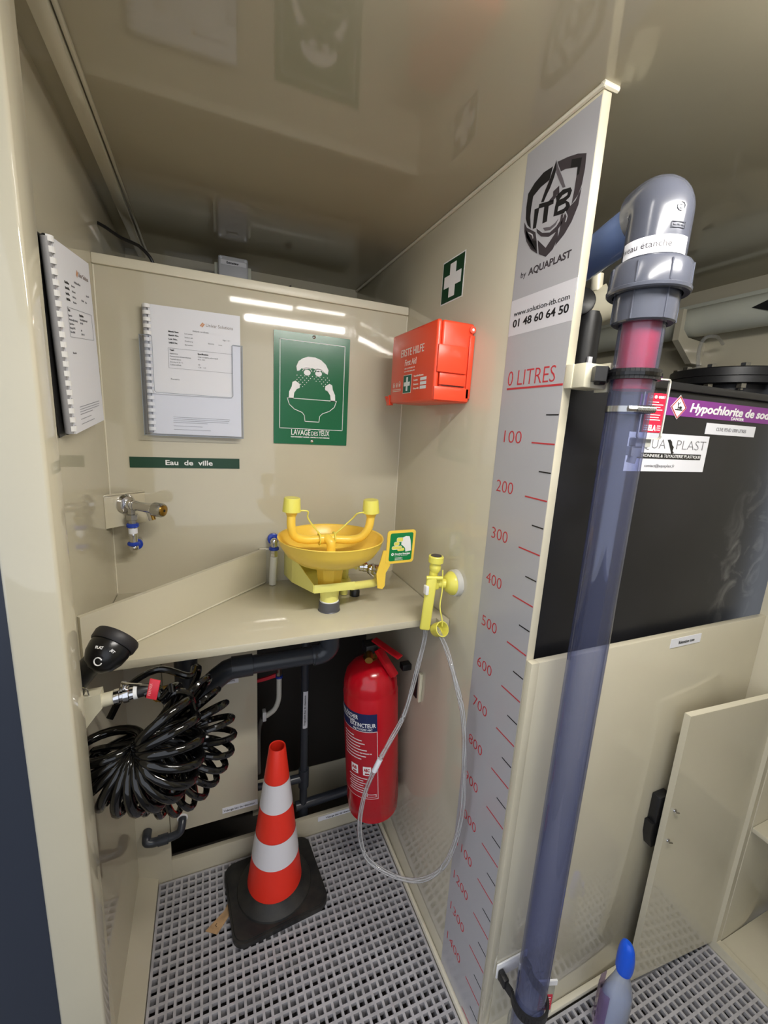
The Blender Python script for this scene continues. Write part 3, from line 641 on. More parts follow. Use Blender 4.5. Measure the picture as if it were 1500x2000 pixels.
MB().lathe(V((-.0572,-.376,1.1402)), V((.02,0,1)), [(0,.0130),(.001,.0128)], 24).build('spray_face', DGREYP, dh)
MB().tube([(-.059,-.374,1.102),(-.063,-.371,1.05),(-.068,-.366,.965)], .0105, 16).build('handle_body', YEL2, dh)
M = Matrix.Translation(V((-.074,-.386,1.030)))@Matrix.Rotation(math.radians(-22),4,'Z')@Matrix.Rotation(math.radians(3.5),4,'Y')
MB().box((-.0125,-.0055,-.074),(.0125,.0055,.062),.0045,M,seg=3).build('trigger_lever', YEL2, dh)
MB().cyl((-.084,-.384,1.090),(-.048,-.396,1.090),.0048,n=12).build('pivot_pin', YEL2, dh)
MB().box((-.088,-.395,1.050),(-.080,-.380,1.072),.002).build('lever_catch', WPLASTIC, dh)
MB().tube(spline([(-.045,-.390,1.108),(-.044,-.394,1.06),(-.050,-.400,1.02),(-.046,-.408,.99),(-.044,-.408,.972)],6), .0017, 8).build('cap_strap', YEL2, dh)
ccx = V((-.050,-.405,.963)); ca = V((.12,-.80,.45)).normalized()
MB().lathe(ccx, ca, [(-.016,.0),(-.016,.0150),(-.012,.0165),(.014,.0185),(.0145,.0165),(-.009,.0145),(-.010,0)], 32, cap0=False, cap1=False).build('cup_cap', YEL2, dh)
hs = spline([(-.068,-.365,.962),(-.066,-.368,.925),(-.080,-.372,.86),(-.112,-.380,.735),(-.150,-.384,.665),(-.180,-.388,.615),(-.205,-.372,.52),(-.2145,-.367,.420),(-.205,-.375,.345),(-.182,-.394,.308),(-.127,-.443,.298),(-.078,-.487,.327),(-.042,-.520,.405),(-.025,-.535,.539),(-.029,-.531,.677),(-.040,-.522,.806),(-.050,-.485,.890),(-.047,-.440,.930),(-.050,-.412,.952),(-.054,-.393,.966)], 9)
ho = thing('braided_hose', 'clear braided hose hanging in a long loop from the hand spray', 'hose', (-.12,-.42,.3))
MB().tube(hs, .0062, 14).build('hose_wall', BRAID, ho)
for sgn in (1, -1):
    for ph in (0, math.pi):
        P = []; 
        for i in range(0, len(hs)-1):
            t_ = (hs[i+1]-hs[i]).normalized(); u_, w_, _ = frame(t_); a_ = sgn*i*.12+ph
            P.append(hs[i]+(u_*math.cos(a_)+w_*math.sin(a_))*.0046)
        MB().tube(P, .0008, 5).build('braid_strand', mat('braid_white',(225,225,228),.4), ho)
MB().tube(hs[44:49], .0068, 14).build('hose_tag', PAPER, ho)
MB().tube(hs[0:5], .0078, 14).build('ferrule', CHROME, ho)
# ================================================================ FIRE EXTINGUISHER
fe = thing('fire_extinguisher', 'red dry powder fire extinguisher hung under the counter', 'extinguisher', (-.08,-.17,.25))
tilt = Matrix.Translation(V((-.098,-.172,.30)))@Matrix.Rotation(math.radians(-4.0),4,'Y')
tx = lambda p: tilt@V(p)
def flathe(prof, o=(0,0,0), n=48): 
    return MB().lathe(tx(o), (tilt.to_3x3()@Z), prof, n)
Rb = .0815
flathe([(-.045,Rb-.008),(-.042,Rb-.003),(-.010,Rb-.001),(-.008,Rb),(.380,Rb),(.383,Rb-.0015),(.392,Rb-.001),(.412,Rb-.004),(.440,.068),(.458,.048),(.466,.030),(.470,.020)]).build('cylinder', RED, fe)
flathe([(.468,.021),(.474,.021),(.476,.017),(.500,.016)], n=20).build('neck', BRASS, fe)
MB().box((-.018,-.020,.492),(.018,.020,.520),.003,tilt).build('valve_block', BLACKM, fe)
MB().cyl(tx((-.01,-.02,.497)), tx((-.02,-.045,.492)), .011, n=16).build('gauge', BRASS, fe)
M2 = tilt@Matrix.Translation(V((.02,-.02,.522)))@Matrix.Rotation(math.radians(-62),4,'Z')@Matrix.Rotation(math.radians(12),4,'Y')
MB().box((-.02,-.011,0),(.080,.011,.006),.002,M2).build('squeeze_lever', RED, fe)
M3 = tilt@Matrix.Translation(V((.022,-.028,.500)))@Matrix.Rotation(math.radians(-58),4,'Z')@Matrix.Rotation(math.radians(48),4,'Y')
MB().box((-.01,-.011,0),(.078,.011,.004),.0015,M3).build('carry_handle', RED, fe)
for k in (-1,1): MB().box((-.01,-.0115 if k<0 else .0095,-.010),(.076,-.0095 if k<0 else .0115,.004),.0008,M3).build('handle_flange', RED, fe)
def curved(name, a0, a1, z0_, z1_, m_, off, par=fe, n=14):
    mb = MB(); r = Rb+off
    vs = []
    for k in range(n+1):
        a_ = math.radians(a0+(a1-a0)*k/n)
        vs.append((mb.b.verts.new(tx((r*math.cos(a_),r*math.sin(a_),z0_))), mb.b.verts.new(tx((r*math.cos(a_),r*math.sin(a_),z1_)))))
    for p, q_ in zip(vs, vs[1:]): mb.b.faces.new((p[0], q_[0], q_[1], p[1]))
    return mb.build(name, m_, par)
# viewed from about azimuth 248 deg; label spans left edge to just right of centre
LA0, LA1 = 158, 262
curved('label_frame', LA0, LA1, .052, .285, mat('label_white',(226,214,214),.4), .0004)
curved('label_field', LA0, LA1-1.2, .0545, .283, mat('label_red',(176,22,38),.35), .0008)
curved('title_band', LA0, LA1, .285, .342, NAVY, .0006)
def ctext(s, a0, z_, h, width_deg, m_, bold=0., off=.0012):
    cu = bpy.data.curves.new('lettering','FONT'); cu.body = s; cu.size = h/.7; cu.offset = bold; cu.resolution_u = 2
    t = bpy.data.objects.new('lettering', cu); COL.objects.link(t); bpy.context.view_layer.update()
    me = bpy.data.meshes.new_from_object(t.evaluated_get(bpy.context.evaluated_depsgraph_get())); bpy.data.objects.remove(t)
    w = max(q.co.x for q in me.vertices)
    for q in me.vertices:
        a_ = math.radians(a0+width_deg*q.co.x/w); r = Rb+off
        q.co = tx((r*math.cos(a_), r*math.sin(a_), z_+q.co.y))
    me.materials.clear(); me.materials.append(m_)
    o = bpy.data.objects.new('lettering', me); COL.objects.link(o); o.parent = fe; o.matrix_parent_inverse = fe.matrix_world.inverted()
ctext('FEUERLÖSCHER', 165, .322, .0125, 58, WHITE, .0004)
ctext('EXTINGUISHER', 172, .312, .0060, 44, WHITE, .0002)
ctext('EXTINCTEUR', 203, .299, .0130, 56, WHITE, .0004)
ctext('6kg POUDRE ABC', 211, .289, .0062, 41, WHITE, .0002)
for k, (a_, w_) in enumerate(((178,34),(178,52),(178,58),(178,48),(178,62),(178,72),(178,60),(178,50))):
    curved('small_print_line', a_+6, a_+w_, .262-k*.0105, .2655-k*.0105, MATS['label_white'], .0011, n=6)
for a_ in (203, 231):
    curved('pictogram', a_, a_+17, .136, .166, WHITE, .0011, n=5)
    ctext('AB' if a_ == 203 else 'ABC', a_+2, .150, .010, 12, MATS['label_red'], .0006, off=.0016)
    curved('pictogram_mark', a_+4, a_+13, .139, .144, MATS['label_red'], .0015, n=3)
for k in range(7): curved('small_print_line', 196+(k%3)*2, 240-(k%2)*9, .122-k*.0085, .1250-k*.0085, MATS['label_white'], .0011, n=6)
curved('approval_oval', 238, 258, .060, .070, MATS['label_white'], .0011, n=6); curved('approval_oval_field', 239.5, 256.5, .062, .068, MATS['label_red'], .0014, n=6)
MB().box((-.010,-.262,.655),(-.0005,-.250,.745),.002).build('wall_bracket', CREAM, fe); MB().box((-.012,-.250,.66),(-.0005,-.225,.735),.003).build('bracket_pad', BLACKM, fe)
MB().box((-.030,-.19,.715),(-.0005,-.165,.735),.002).build('bracket_hook', BLACKM, fe)
# ================================================================ TRAFFIC CONE
tc_ = thing('traffic_cone', 'orange-red and white striped traffic cone on a black rubber base', 'cone', (-.40,-.13,0))
cc = V((-.397,-.130,0)); ax = V((.012,0,1)).normalized()
rot = math.radians(5)
base = [(math.cos(rot)*a_-math.sin(rot)*b_, math.sin(rot)*a_+math.cos(rot)*b_) for a_, b_ in rrect(-.138,-.128,.138,.112,.035,6)]
bs = MB()
o_, i_ = base, [(a_*.96, b_*.96) for a_, b_ in base]
bs.prism(base, cc, X, Y, .001, .017); bs.prism(i_, cc, X, Y, .017, .021)
bs.lathe(cc+V((0,-.006,.020)), Z, [(0,.112),(.006,.110),(.020,.090),(.030,.082),(.032,.070)], 48)
bs.build('rubber_base', RUBBER, tc_)
for a_ in ((.07,-.10),(-.06,.085),(-.10,-.09)): pass
def rc(h): return .082+(.0235-.082)*(h-.045)/(.512-.045)
bands = [(.045,.150,CONE,'orange_band'),(.150,.232,CONEW,'white_band'),(.232,.323,CONE,'orange_band'),(.323,.410,CONEW,'white_band'),(.410,.512,CONE,'orange_band')]
for a_, b_, m_, nm in bands:
    top = nm == 'orange_band' and b_ > .5
    prof = [(a_, rc(a_)+(.0006 if m_ is CONEW else 0)), (b_, rc(b_)+(.0006 if m_ is CONEW else 0))]
    if top: prof += [(.5135, .0225), (.512,.0195), (.44,.026)]
    MB().lathe(cc+V((0,-.006,0)), ax, prof, 56, cap0=False, cap1=False).build(nm, m_, tc_)
MB().lathe(cc+V((0,-.006,0)), ax, [(.046,.081),(.43,.027)], 40, cap1=False).build('inner_core', CONE, tc_)
# kraft paper tag on the grating beside the cone
tg = thing('paper_tag', 'brown kraft paper tag lying on the grating by the cone', 'tag', (-.55,-.165,.001))
P = [(-.597,-.186),(-.566,-.206),(-.530,-.166),(-.506,-.128),(-.517,-.117),(-.532,-.128),(-.545,-.150)]
MB().prism(P, (0,0,0), X, Y, .001, .0022).build('paper_strip', KRAFT, tg)
strips('pen_mark', [line((-.570,-.181),(-.566,-.177),.0013), line((-.570,-.181),(-.567,-.186),.0013)], (0,0,0), X, Y, BLACKP, tg, lift=.0023)
MB().ball((-.516,-.128,.0025), .003, (1,1,.5), n=10).build('eyelet', KRAFT, tg)
# ================================================================ COILED HOSE, VALVE, SPRAY GUN
ch = thing('coiled_hose', 'glossy black recoil hose hanging in a tangle from the left wall valve', 'hose', (-.67,-.45,.7))
def fan(c, Rm, rl, a0, a1, turns, squash=1., pts=22, wob=.0):
    out = []; n = int(turns*pts); c = V(c)
    for i in range(n+1):
        s = i/n; th = math.radians(a0+(a1-a0)*s); e_ = RR*math.cos(th)+UU*math.sin(th)*1.08
        ph = 2*math.pi*turns*s; w_ = 1+wob*math.sin(5.3*s*turns)
        out.append(c+e_*(Rm+rl*w_*math.cos(ph))+F*(rl*squash*w_*math.sin(ph)))
    return out
f1 = fan((-.680,-.462,.862), .057, .051, 58, -185, 13.5, .9, wob=.06)
f2 = fan((-.655,-.385,.812), .094, .047, 62, -150, 17, .8, wob=.06)
bridge = [f1[-1]]+[V(p) for p in ((-.742,-.43,.86),(-.735,-.37,.80))]
p1 = [V((-.668,-.455,.955)), V((-.650,-.452,.958)), V((-.640,-.458,.945)), f1[0]]
MB().tube(spline(p1, 8)[:-1]+f1, .0084, 12).build('front_coil', BLACK, ch)
MB().tube(spline([f2[0], V((-.600,-.405,.945)), V((-.650,-.395,.962)), V((-.700,-.40,.940)), V((-.728,-.43,.90))], 10), .0062, 10).build('lead_loop', BLACK, ch)
MB().tube(f2, .0062, 10).build('rear_coil', BLACK, ch)
MB().tube(spline([f1[-1], V((-.752,-.44,.85)), V((-.748,-.41,.80)), f2[-1]], 8), .0065, 10).build('link_loop', BLACK, ch)
MB().tube(spline([V((-.640,-.46,.935)),V((-.618,-.455,.948)),V((-.596,-.45,.93)),V((-.590,-.45,.88)),V((-.60,-.45,.85))],8), .0062, 10).build('top_loop', BLACK, ch)
hv = thing('hose_valve', 'red handled ball valve on the beige bracket at the left wall', 'valve', (-.70,-.45,.96))
vc = V((-.700,-.450,.958)); vd = V((.90,.0,.06)).normalized()
MB().prism([(-.030,.000),(.004,.002),(.006,-.024),(-.004,-.036),(-.030,-.072)], (-.735,-.452,.970), X, Z, -.012, .012).build('wall_bracket', CREAM, hv)
MB().cyl(V((-.731,-.452,.953)), V((-.712,-.451,.955)), .0115, n=20).build('bracket_boss', CREAM, hv)
MB().lathe(V((-.713,-.451,.955)), vd, [(0,.0130),(.008,.0130),(.009,.0105),(.013,.0105),(.014,.0135),(.022,.0135),(.023,.0105),(.030,.010)], 24).build('valve_body', CHROME, hv)
MB().lathe(V((-.6840,-.451,.957)), vd, [(0,.0112),(.006,.0112)], 20).build('white_seal', WPLASTIC, hv)
MB().lathe(V((-.6775,-.451,.958)), vd, [(0,.0105),(.014,.0100),(.018,.008)], 18).build('hose_connector', BLACKM, hv)
MB().cyl(vc+Z*.008, vc+V((.002,-.002,.022)), .0048, n=12).build('valve_stem', CHROME, hv)
M4 = Matrix.Translation(V((-.645,-.518,1.000)))@Matrix((RR,UU,-F)).transposed().to_4x4()@Matrix.Rotation(math.radians(-12),4,'Z')
MB().box((-.0085,-.016,-.001),(.0085,.016,.0018),.0008,M4).build('red_handle', REDT, hv)
hm = M4.to_3x3()
text(hv, 'FERMER', M4@V((-.002,-.011,.0018)), hm@Y, -(hm@X), .0045, mat('pale_red_print',(236,150,150),.5), width=.020, lift=.0004)
MB().tube(spline([vc+V((.0,-.002,.022)), vc+V((.018,-.028,.032)), V((-.650,-.514,1.006))], 5), .0028, 8).build('handle_arm', CHROME, hv)
br = tag(MB().lathe((-.640,-.38,.905), (V((-.5,-.8,.2))), [(0,.012),(.010,.012),(.011,.0145),(.020,.0145),(.021,.010),(.030,.010)], 8).build('brass_nipple', BRASS), 'brass pipe nipple seen through the black hose loops', 'fitting')
# spray gun
sg = thing('spray_gun', 'black garden spray gun with a round dial head by the doorway post', 'spray gun', (-.72,-.456,.96))
G = V((-.7190,-.4564,1.0400)); ga = (RR*.22+UU*.70+F*.66).normalized()
MB().lathe(G, ga, [(-.030,.0),(-.028,.012),(-.020,.023),(-.006,.0305),(.008,.0330),(.014,.0325)], 36, cap0=False).build('bulb_body', mat('satin_black',(16,16,18),.28), sg)
MB().lathe(G+ga*.0145, ga, [(0,.0345),(.002,.0360),(.014,.0368),(.018,.035),(.019,.030)], 40).build('dial_rim', mat('rim_black',(34,32,34),.5), sg)
hb = V((-.768,-.452,.985))
MB().tube(spline([G-ga*.010-RR*.006, G*.55+hb*.45+V((-.004,0,.004)), hb+V((.006,0,.010)), hb], 6), lambda s: .0195-.005*s, 18).build('grip', BLACKM, sg)
MB().tube([hb+V((.001,-.012,.012)), hb+V((.012,-.015,.010)), hb+V((.020,-.012,.0)), hb+V((.022,-.008,-.02))], .0012, 6).build('wire_loop', CHROME, sg)
MB().tube([hb+V((.004,0,.004)), hb+V((.002,.002,-.02)), hb+V((.000,.004,-.04))], .011, 14).build('grip_end', BLACK, sg)
P0 = G+RR*.0085-F*.0325-UU*.001
ring = [P0+(RR*math.cos(t_)+UU*math.sin(t_))*.0062 for t_ in [math.radians(x) for x in range(20,345,15)]]
MB().tube(ring, .0010, 6).build('ring_mark', WHITE, sg)
text(sg, 'FLAT', G+ga*.006-F*.0335+UU*.0145+RR*.001, (RR*.98-UU*.12), (UU*.8+F*.5), .0042, WHITE, width=.0125, bold=.0002, lift=.0015)
text(sg, 'JET', G+ga*.004-F*.0260+UU*.011+RR*.0215, (RR*.62-UU*.72+F*.2), (UU*.62+RR*.6+F*.3), .0038, WHITE, width=.008, bold=.0002, lift=.002)
# ================================================================ PIPES UNDER THE COUNTER
dp = thing('drain_pipe', 'dark grey drain pipe with elbows running under the counter', 'pipe', (-.4,-.22,.85))
MB().tube(spline([(-.274,-.232,.948),(-.272,-.231,.885),(-.273,-.230,.858),(-.290,-.227,.842),(-.315,-.224,.839)],6), .0262, 22).build('elbow', PVCD, dp)
MB().lathe((-.30,-.225,.839), -X, [(0,.0262),(.012,.0268),(.013,.0225),(.165,.0225),(.166,.0265),(.215,.0265)], 24).build('horizontal_run', PVCD, dp)
MB().tube([(-.505,-.225,.839),(-.525,-.225,.834),(-.545,-.222,.818),(-.575,-.215,.788),(-.590,-.210,.773)], .0255, 22).build('bend', PVCD, dp)
MB().tube([(-.575,-.215,.788),(-.615,-.200,.748)], .0215, 20).build('angled_run', PVCD, dp)
vp = dp
MB().cyl((-.617,-.185,.948), (-.617,-.185,.64), .0265, n=26).build('stack', PVCD, vp)
MB().tube(spline([(-.617,-.185,.64),(-.617,-.175,.58),(-.61,-.14,.54),(-.60,-.05,.53),(-.60,-.007,.53)],6), .0255, 22).build('outlet_bend', PVCD, vp)
v2 = thing('overflow_pipe', 'black vertical overflow pipe with a white label right of the cone', 'pipe', (-.27,.05,.05))
MB().cyl((-.273,.05,.945), (-.271,.05,.075), .0135, n=20).build('riser', PVCD, v2)
MB().cyl((-.271,.05,.235), (-.271,.05,.165), .0185, n=20).build('tee', PVCD, v2)
MB().cyl((-.271,.05,.20), (-.345,.05,.20), .0150, n=20).build('tee_branch', PVCD, v2)
MB().cyl((-.345,.05,.20), (-.430,.06,.20), .0115, n=20).build('branch_run', PVCD, v2)
MB().cyl((-.271,.05,.085), (-.271,.05,.045), .0185, n=20).build('bottom_elbow', PVCD, v2)
MB().cyl((-.298,.05,.085), (-.012,.06,.085), .0165, n=20).build('bottom_run', PVCD, v2)
lb = MB(); r = .0140
for k in range(6):
    a0_, a1_ = math.radians(235+12*k), math.radians(247+12*k)
    lb.b.faces.new([lb.b.verts.new(V((-.272+r*math.cos(a_), .05+r*math.sin(a_), z_))) for a_, z_ in ((a0_,.408),(a1_,.408),(a1_,.549),(a0_,.549))])
lb.build('label_strip', PAPER, v2)
text(v2, 'Trop plein bac de rétention', (-.272,.0355,.42), Z, -X, .0055, BLACKP, width=.115, lift=.0004)
hc = thing('white_drop_hose', 'white hose dropping from a red handled cock behind the cone', 'hose', (-.36,.05,.5))
MB().cyl((-.3585,.05,.70), (-.3585,.05,.65), .008, n=14).build('cock_body', CHROME, hc)
MB().ball((-.3585,.045,.655), .011).build('cock_ball', CHROME, hc)
MB().cyl((-.3585,.05,.645), (-.3585,.05,.615), .0095, n=6).build('hex_nut', STEEL, hc)
MB().cyl((-.3585,.05,.618), (-.3585,.05,.611), .0115, n=16).build('blue_ring', BLUE, hc)
MB().prism([(-.372,.636),(-.400,.630),(-.430,.626),(-.436,.621),(-.430,.616),(-.405,.618),(-.372,.624)], (0,.036,0), X, Z, -.003, .003).build('red_handle', REDT, hc)
MB().tube(spline([(-.3585,.05,.612),(-.3585,.05,.57),(-.360,.05,.53),(-.372,.05,.498),(-.392,.05,.482),(-.402,.05,.478)],8), .0085, 14).build('white_hose', HOSEW, hc)
MB().box((-.412,.038,.465),(-.400,.062,.50),.003).build('hose_clip', WPLASTIC, hc)
MB().tube(spline([(-.412,.05,.472),(-.422,.05,.44),(-.425,.052,.38),(-.424,.055,.26)],8), .0075, 12).build('grey_hose', mat('dull_grey_hose',(96,94,90),.5), hc)
# tan manifold under the counter
mf = tag(MB().box((-.50,-.02,.905),(-.36,.03,.944),.003).build('tan_manifold', mat('tan_plastic',(150,118,78),.5)), 'tan block fixed under the counter at the back', 'block')
lo = thing('low_elbow_pipe', 'short dark grey elbow pipe low on the back wall', 'pipe', (-.7,-.03,.19))
MB().tube(spline([(-.752,-.0005,.205),(-.752,-.022,.203),(-.750,-.030,.196),(-.735,-.031,.191),(-.722,-.031,.191)],5), .0125, 18).build('left_elbow', PVCD, lo)
MB().cyl((-.722,-.031,.191), (-.695,-.031,.192), .0150, n=20).build('coupling', PVCD, lo)
MB().tube(spline([(-.695,-.031,.192),(-.678,-.031,.194),(-.664,-.030,.200),(-.658,-.026,.212),(-.656,-.015,.222),(-.656,-.0075,.225)],5), .0115, 18).build('right_elbow', PVCD, lo)
MB().lathe((-.656,-.0062,.225), -Y, [(0,.0150),(.002,.0150),(.0025,.013)], 20).build('white_collar', WHITE, lo)
# ================================================================ SPACE ABOVE THE BACK WALL
vt = thing('vent_pipe', 'grey ventilation pipe behind the top of the back wall', 'pipe', (-.4,.42,1.84))
MB().cyl((WX+.002,.422,1.835), (-.16,.422,1.835), .058, n=36).build('pipe_run', PALE, vt)
MB().lathe((-.16,.422,1.835), X, [(0,.058),(.002,.062),(.10,.062),(.101,.058)], 36).build('end_coupling', PALE, vt)
MB().lathe((-.60,.422,1.835), X, [(0,.058),(.002,.061),(.05,.061),(.052,.058)], 36).build('coupling', PALE, vt)
strips('flow_arrow', [[(-.30,1.878),(-.275,1.890),(-.275,1.868)]], (0,.376,0), X, Z, BLACKP, vt, lift=.004, t=.001)
sb = thing('sensor_box', 'light grey screwed housing peeking over the back wall edge', 'box', (-.466,.31,1.81))
MB().box((-.510,.308,1.812),(-.422,.350,1.924),.006,seg=3).build('housing', GREYBOX, sb)
for x_ in (-.515,-.417): MB().box((x_-.006,.325,1.80),(x_+.006,.345,1.905),.002).build('mount_lug', PALE, sb)
for x_ in (-.502,-.430):
    for z_ in (1.916,1.820): MB().lathe((x_,.308,z_), -Y, [(0,.0042),(.001,.004)], 12).build('corner_screw', STEEL, sb)
plate('name_strip', rect(-.503,1.898,-.428,1.911), (0,.308,0), X, Z, .0006, PAPER, sb)
text(sb, 'Extracteur', (-.486,.3073,1.9015), X, Z, .0062, BLACKP, width=.036, bold=.0003)
cbx = thing('power_cable', 'black cable drooping over the left end of the back wall', 'cable', (-.7,.06,1.8))
MB().tube(spline([(-.7822,.090,1.871),(-.765,.083,1.862),(-.735,.066,1.842),(-.700,.045,1.826),(-.690,.040,1.820),(-.668,.030,1.796),(-.655,.045,1.760),(-.655,.12,1.74)],8), .0038, 8).build('sheath', BLACKM, cbx)
# ================================================================ RIGHT BAY: TANK
tk = thing('chemical_tank', 'large black plastic tank behind the beige retention wall', 'tank', (.5,-.2,.02))
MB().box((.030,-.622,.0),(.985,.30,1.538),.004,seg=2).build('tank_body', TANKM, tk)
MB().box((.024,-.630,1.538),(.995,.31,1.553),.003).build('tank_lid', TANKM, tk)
FY = V((0,-.6222,0))
MB().prism(rect(.22,1.489,.985,1.524), FY, X, Z, 0, .0006).build('hazard_band', PURPLE, tk)
text(tk, 'Hypochlorite de sodium', FY+X*.368+Z*1.4995, X, Z, .0175, WHITE, width=.332, bold=.0008, shear=.2, lift=.0012)
text(tk, 'DANGER', FY+X*.512+Z*1.4905, X, Z, .0062, WHITE, width=.046, bold=.0002, lift=.0012)
dm = [(.333,1.482),(.358,1.506),(.333,1.530),(.308,1.506)]
MB().prism(dm, FY, X, Z, .0008, .0012).build('hazard_diamond', WHITE, tk)
strips('diamond_border', outline([(.333,1.485),(.355,1.506),(.333,1.527),(.311,1.506)],.0022), FY, X, Z, REDP, tk, lift=.0014)
strips('hazard_symbol', [rect(.323,1.500,.345,1.5022), line((.331,1.502),(.329,1.516),.0018), line((.330,1.511),(.336,1.516),.0012), circ(.338,1.5055,.0045,10,.0028), [(.333,1.5055),(.330,1.5085),(.330,1.5025)]], FY, X, Z, BLACKP, tk, lift=.0014)
MB().prism(rect(.433,1.457,.611,1.4805), FY, X, Z, .0002, .0008).build('capacity_label', PAPER, tk)
text(tk, 'CUVE PEHD 1000 LITRES', FY+X*.468+Z*1.465, X, Z, .0075, GREYP, width=.108, lift=.0012)
MB().prism(rect(.205,1.375,.452,1.452), FY, X, Z, .0002, .0008).build('maker_label', PAPER, tk)
text(tk, 'AQUA', FY+X*.222+Z*1.4215, X, Z, .0200, GREYP, width=.092, bold=-.0006, lift=.0012)
text(tk, 'PLAST', FY+X*.346+Z*1.4215, X, Z, .0200, GREYP, width=.094, bold=-.0006, lift=.0012)
strips('whale_mark', [[(.318,1.440),(.324,1.433),(.331,1.422),(.337,1.412),(.345,1.414),(.339,1.418),(.341,1.426),(.335,1.430),(.332,1.437),(.326,1.441)], [(.337,1.412),(.334,1.404),(.342,1.411)]], FY, X, Z, BLACKP, tk, lift=.0012)
MB().prism(rect(.210,1.401,.434,1.4125), FY, X, Z, .0010, .0014).build('black_bar', BLACKP, tk)
text(tk, 'CHAUDRONNERIE & TUYAUTERIE PLASTIQUE', FY+X*.213+Z*1.404, X, Z, .0062, WHITE, width=.218, lift=.0018)
text(tk, 'contact@aquaplast.fr', FY+X*.262+Z*1.384, X, Z, .0060, GREYP, width=.092, lift=.0012)
fc = V((.856,-.415,0))
MB().lathe(fc, Z, [(1.553,.120),(1.600,.120)], 40).build('manhole_neck', TANKM, tk)
MB().lathe(fc, Z, [(1.597,.152),(1.599,.155),(1.6155,.155),(1.6165,.153),(1.6175,.155),(1.637,.155),(1.640,.151)], 56).build('manhole_flange', BLACKM, tk)
for k in range(12):
    t_ = math.radians(30*k+8); p = fc+V((.137*math.cos(t_), .137*math.sin(t_), 0))
    MB().lathe(p, Z, [(1.640,.0115),(1.648,.0115),(1.649,.009)], 6).build('bolt_head', STEEL, tk)
    MB().lathe(p, Z, [(1.580,.006),(1.584,.006),(1.585,.0115),(1.597,.0115)], 6).build('bolt_nut', STEEL, tk)
ch2 = (MB().tube(spline([(.80,-.35,1.641),(.80,-.34,1.70),(.83,-.33,1.745),(.90,-.32,1.76),(.97,-.30,1.75)],8), .005, 8).build('vent_hose', BRAID, tk))
# retention label
rl = tag(MB().box((.398,-.6632,.980),(.504,-.6622,1.002)).build('retention_label', PAPER), 'small white label on the retention wall below the black tank', 'label')
text(rl, 'Rétention cuve', (.424,-.6633,.987), X, Z, .0075, BLACKP, width=.055)
# right wall pipe, ledge, bracket
rp = thing('wall_pipe', 'pale grey pipe with a black arrow along the far right wall', 'pipe', (.95,-.2,1.8))
MB().cyl((.955,-.64,1.828),(.955,.485,1.828),.046,n=32).build('pipe_run', PALE, rp)
MB().box((.985,-.64,1.884),(1.0195,.485,1.897),.002).build('cover_ledge', PALE, rp)
strips('flow_arrow', [[(.395,1.828),(.448,1.846),(.448,1.808)]], (.908,0,0), -Y, Z, BLACKP, rp, lift=.0006, t=.0008)
MB().prism([(.880,1.860),(.897,1.860),(.898,1.800),(.925,1.778),(1.0195,1.770),(1.0195,1.700),(.965,1.700),(.880,1.765)], (0,-.205,0), X, Z, -.010, .010).build('support_bracket', PP, rp)
# black pipe and pale tee behind the partition
bp = MB().cyl((.222,-.462,1.553),(.222,-.462,1.700),.030,n=28).build('outlet_pipe', BLACKM, tk)
MB().box((.206,-.4965,1.575),(.217,-.4905,1.606),.0005).build('pipe_sticker', PAPER, bp)
ta = (RR*.80+UU*.22-F*.55).normalized(); tcn = V((.246,-.471,1.719))
MB().lathe(tcn-ta*.085, ta, [(0,.033),(.062,.033),(.064,.037),(.105,.037),(.106,.031),(.075,.030),(.074,.0)], 32, cap1=False).build('pale_tee', CREAM, bp)
MB().lathe(tcn-ta*.050+Z*.010, (-F-RR*.3), [(.02,.029),(.050,.029),(.052,.026)], 28).build('black_stub', BLACKM, bp)
MB().cyl(tcn+V((-.02,.0,.025)), tcn+V((-.022,.0,.058)), .012, n=16).build('riser_cap', CREAM, bp)
# ================================================================ CLEAR LEVEL TUBE ASSEMBLY
TX, TY = .060, -.7265
lt_ = thing('level_tube', 'tall bluish clear level tube clamped in front of the retention wall', 'tube', (TX,TY,.16))
RO = .0315
MB().lathe((TX,TY,.13), Z, [(0,RO),(1.50,RO)], 48, cap0=False, cap1=False).build('clear_wall', TUBEM, lt_)
MB().lathe((TX,TY,.13), Z, [(0,RO-.0035),(1.50,RO-.0035)], 40, cap0=False, cap1=False).build('inner_wall', clear('clear_inner', (238,241,252),(200,208,236), rough=.03), lt_)
MB().lathe((TX,TY,.02), Z, [(0,.0365),(.001,.0375),(.135,.0375),(.138,.0350)], 40, cap0=False, cap1=False).build('clear_bottom_socket', ACR, lt_)
MB().lathe((TX,TY,1.512), Z, [(0,.0262),(.001,.0268),(.118,.0268),(.119,.026)], 36).build('red_float', REDF, lt_)
ut = thing('pipe_union', 'grey union nut and elbow on top of the clear level tube', 'fitting', (TX,TY,1.61))
MB().lathe((TX,TY,1.607), Z, [(0,.0325),(0,.0400),(.002,.0425),(.050,.0425),(.052,.038)], 40, cap0=False).build('socket_end', PVC, ut)
for k in range(6):
    t_ = math.radians(60*k+15); p = V((TX+.0425*math.cos(t_), TY+.0425*math.sin(t_), 1.609))
    MB().cyl(p, p+Z*.046, .0018, n=6).build('socket_rib', PVC, ut)
MB().lathe((TX,TY,1.647), Z, [(0,.046),(0,.0535),(.002,.0555),(.006,.0560),(.007,.0548),(.036,.0535),(.041,.050),(.042,.042)], 56, cap0=False).build('union_nut', PVC, ut)
for k in range(8):
    t_ = math.radians(45*k+20); p = V((TX+.0540*math.cos(t_), TY+.0540*math.sin(t_), 1.655))
    MB().cyl(p, p+Z*.027, .0016, n=6).build('nut_rib', PVC, ut)
hd = V((.26,.96,-.07)).normalized()
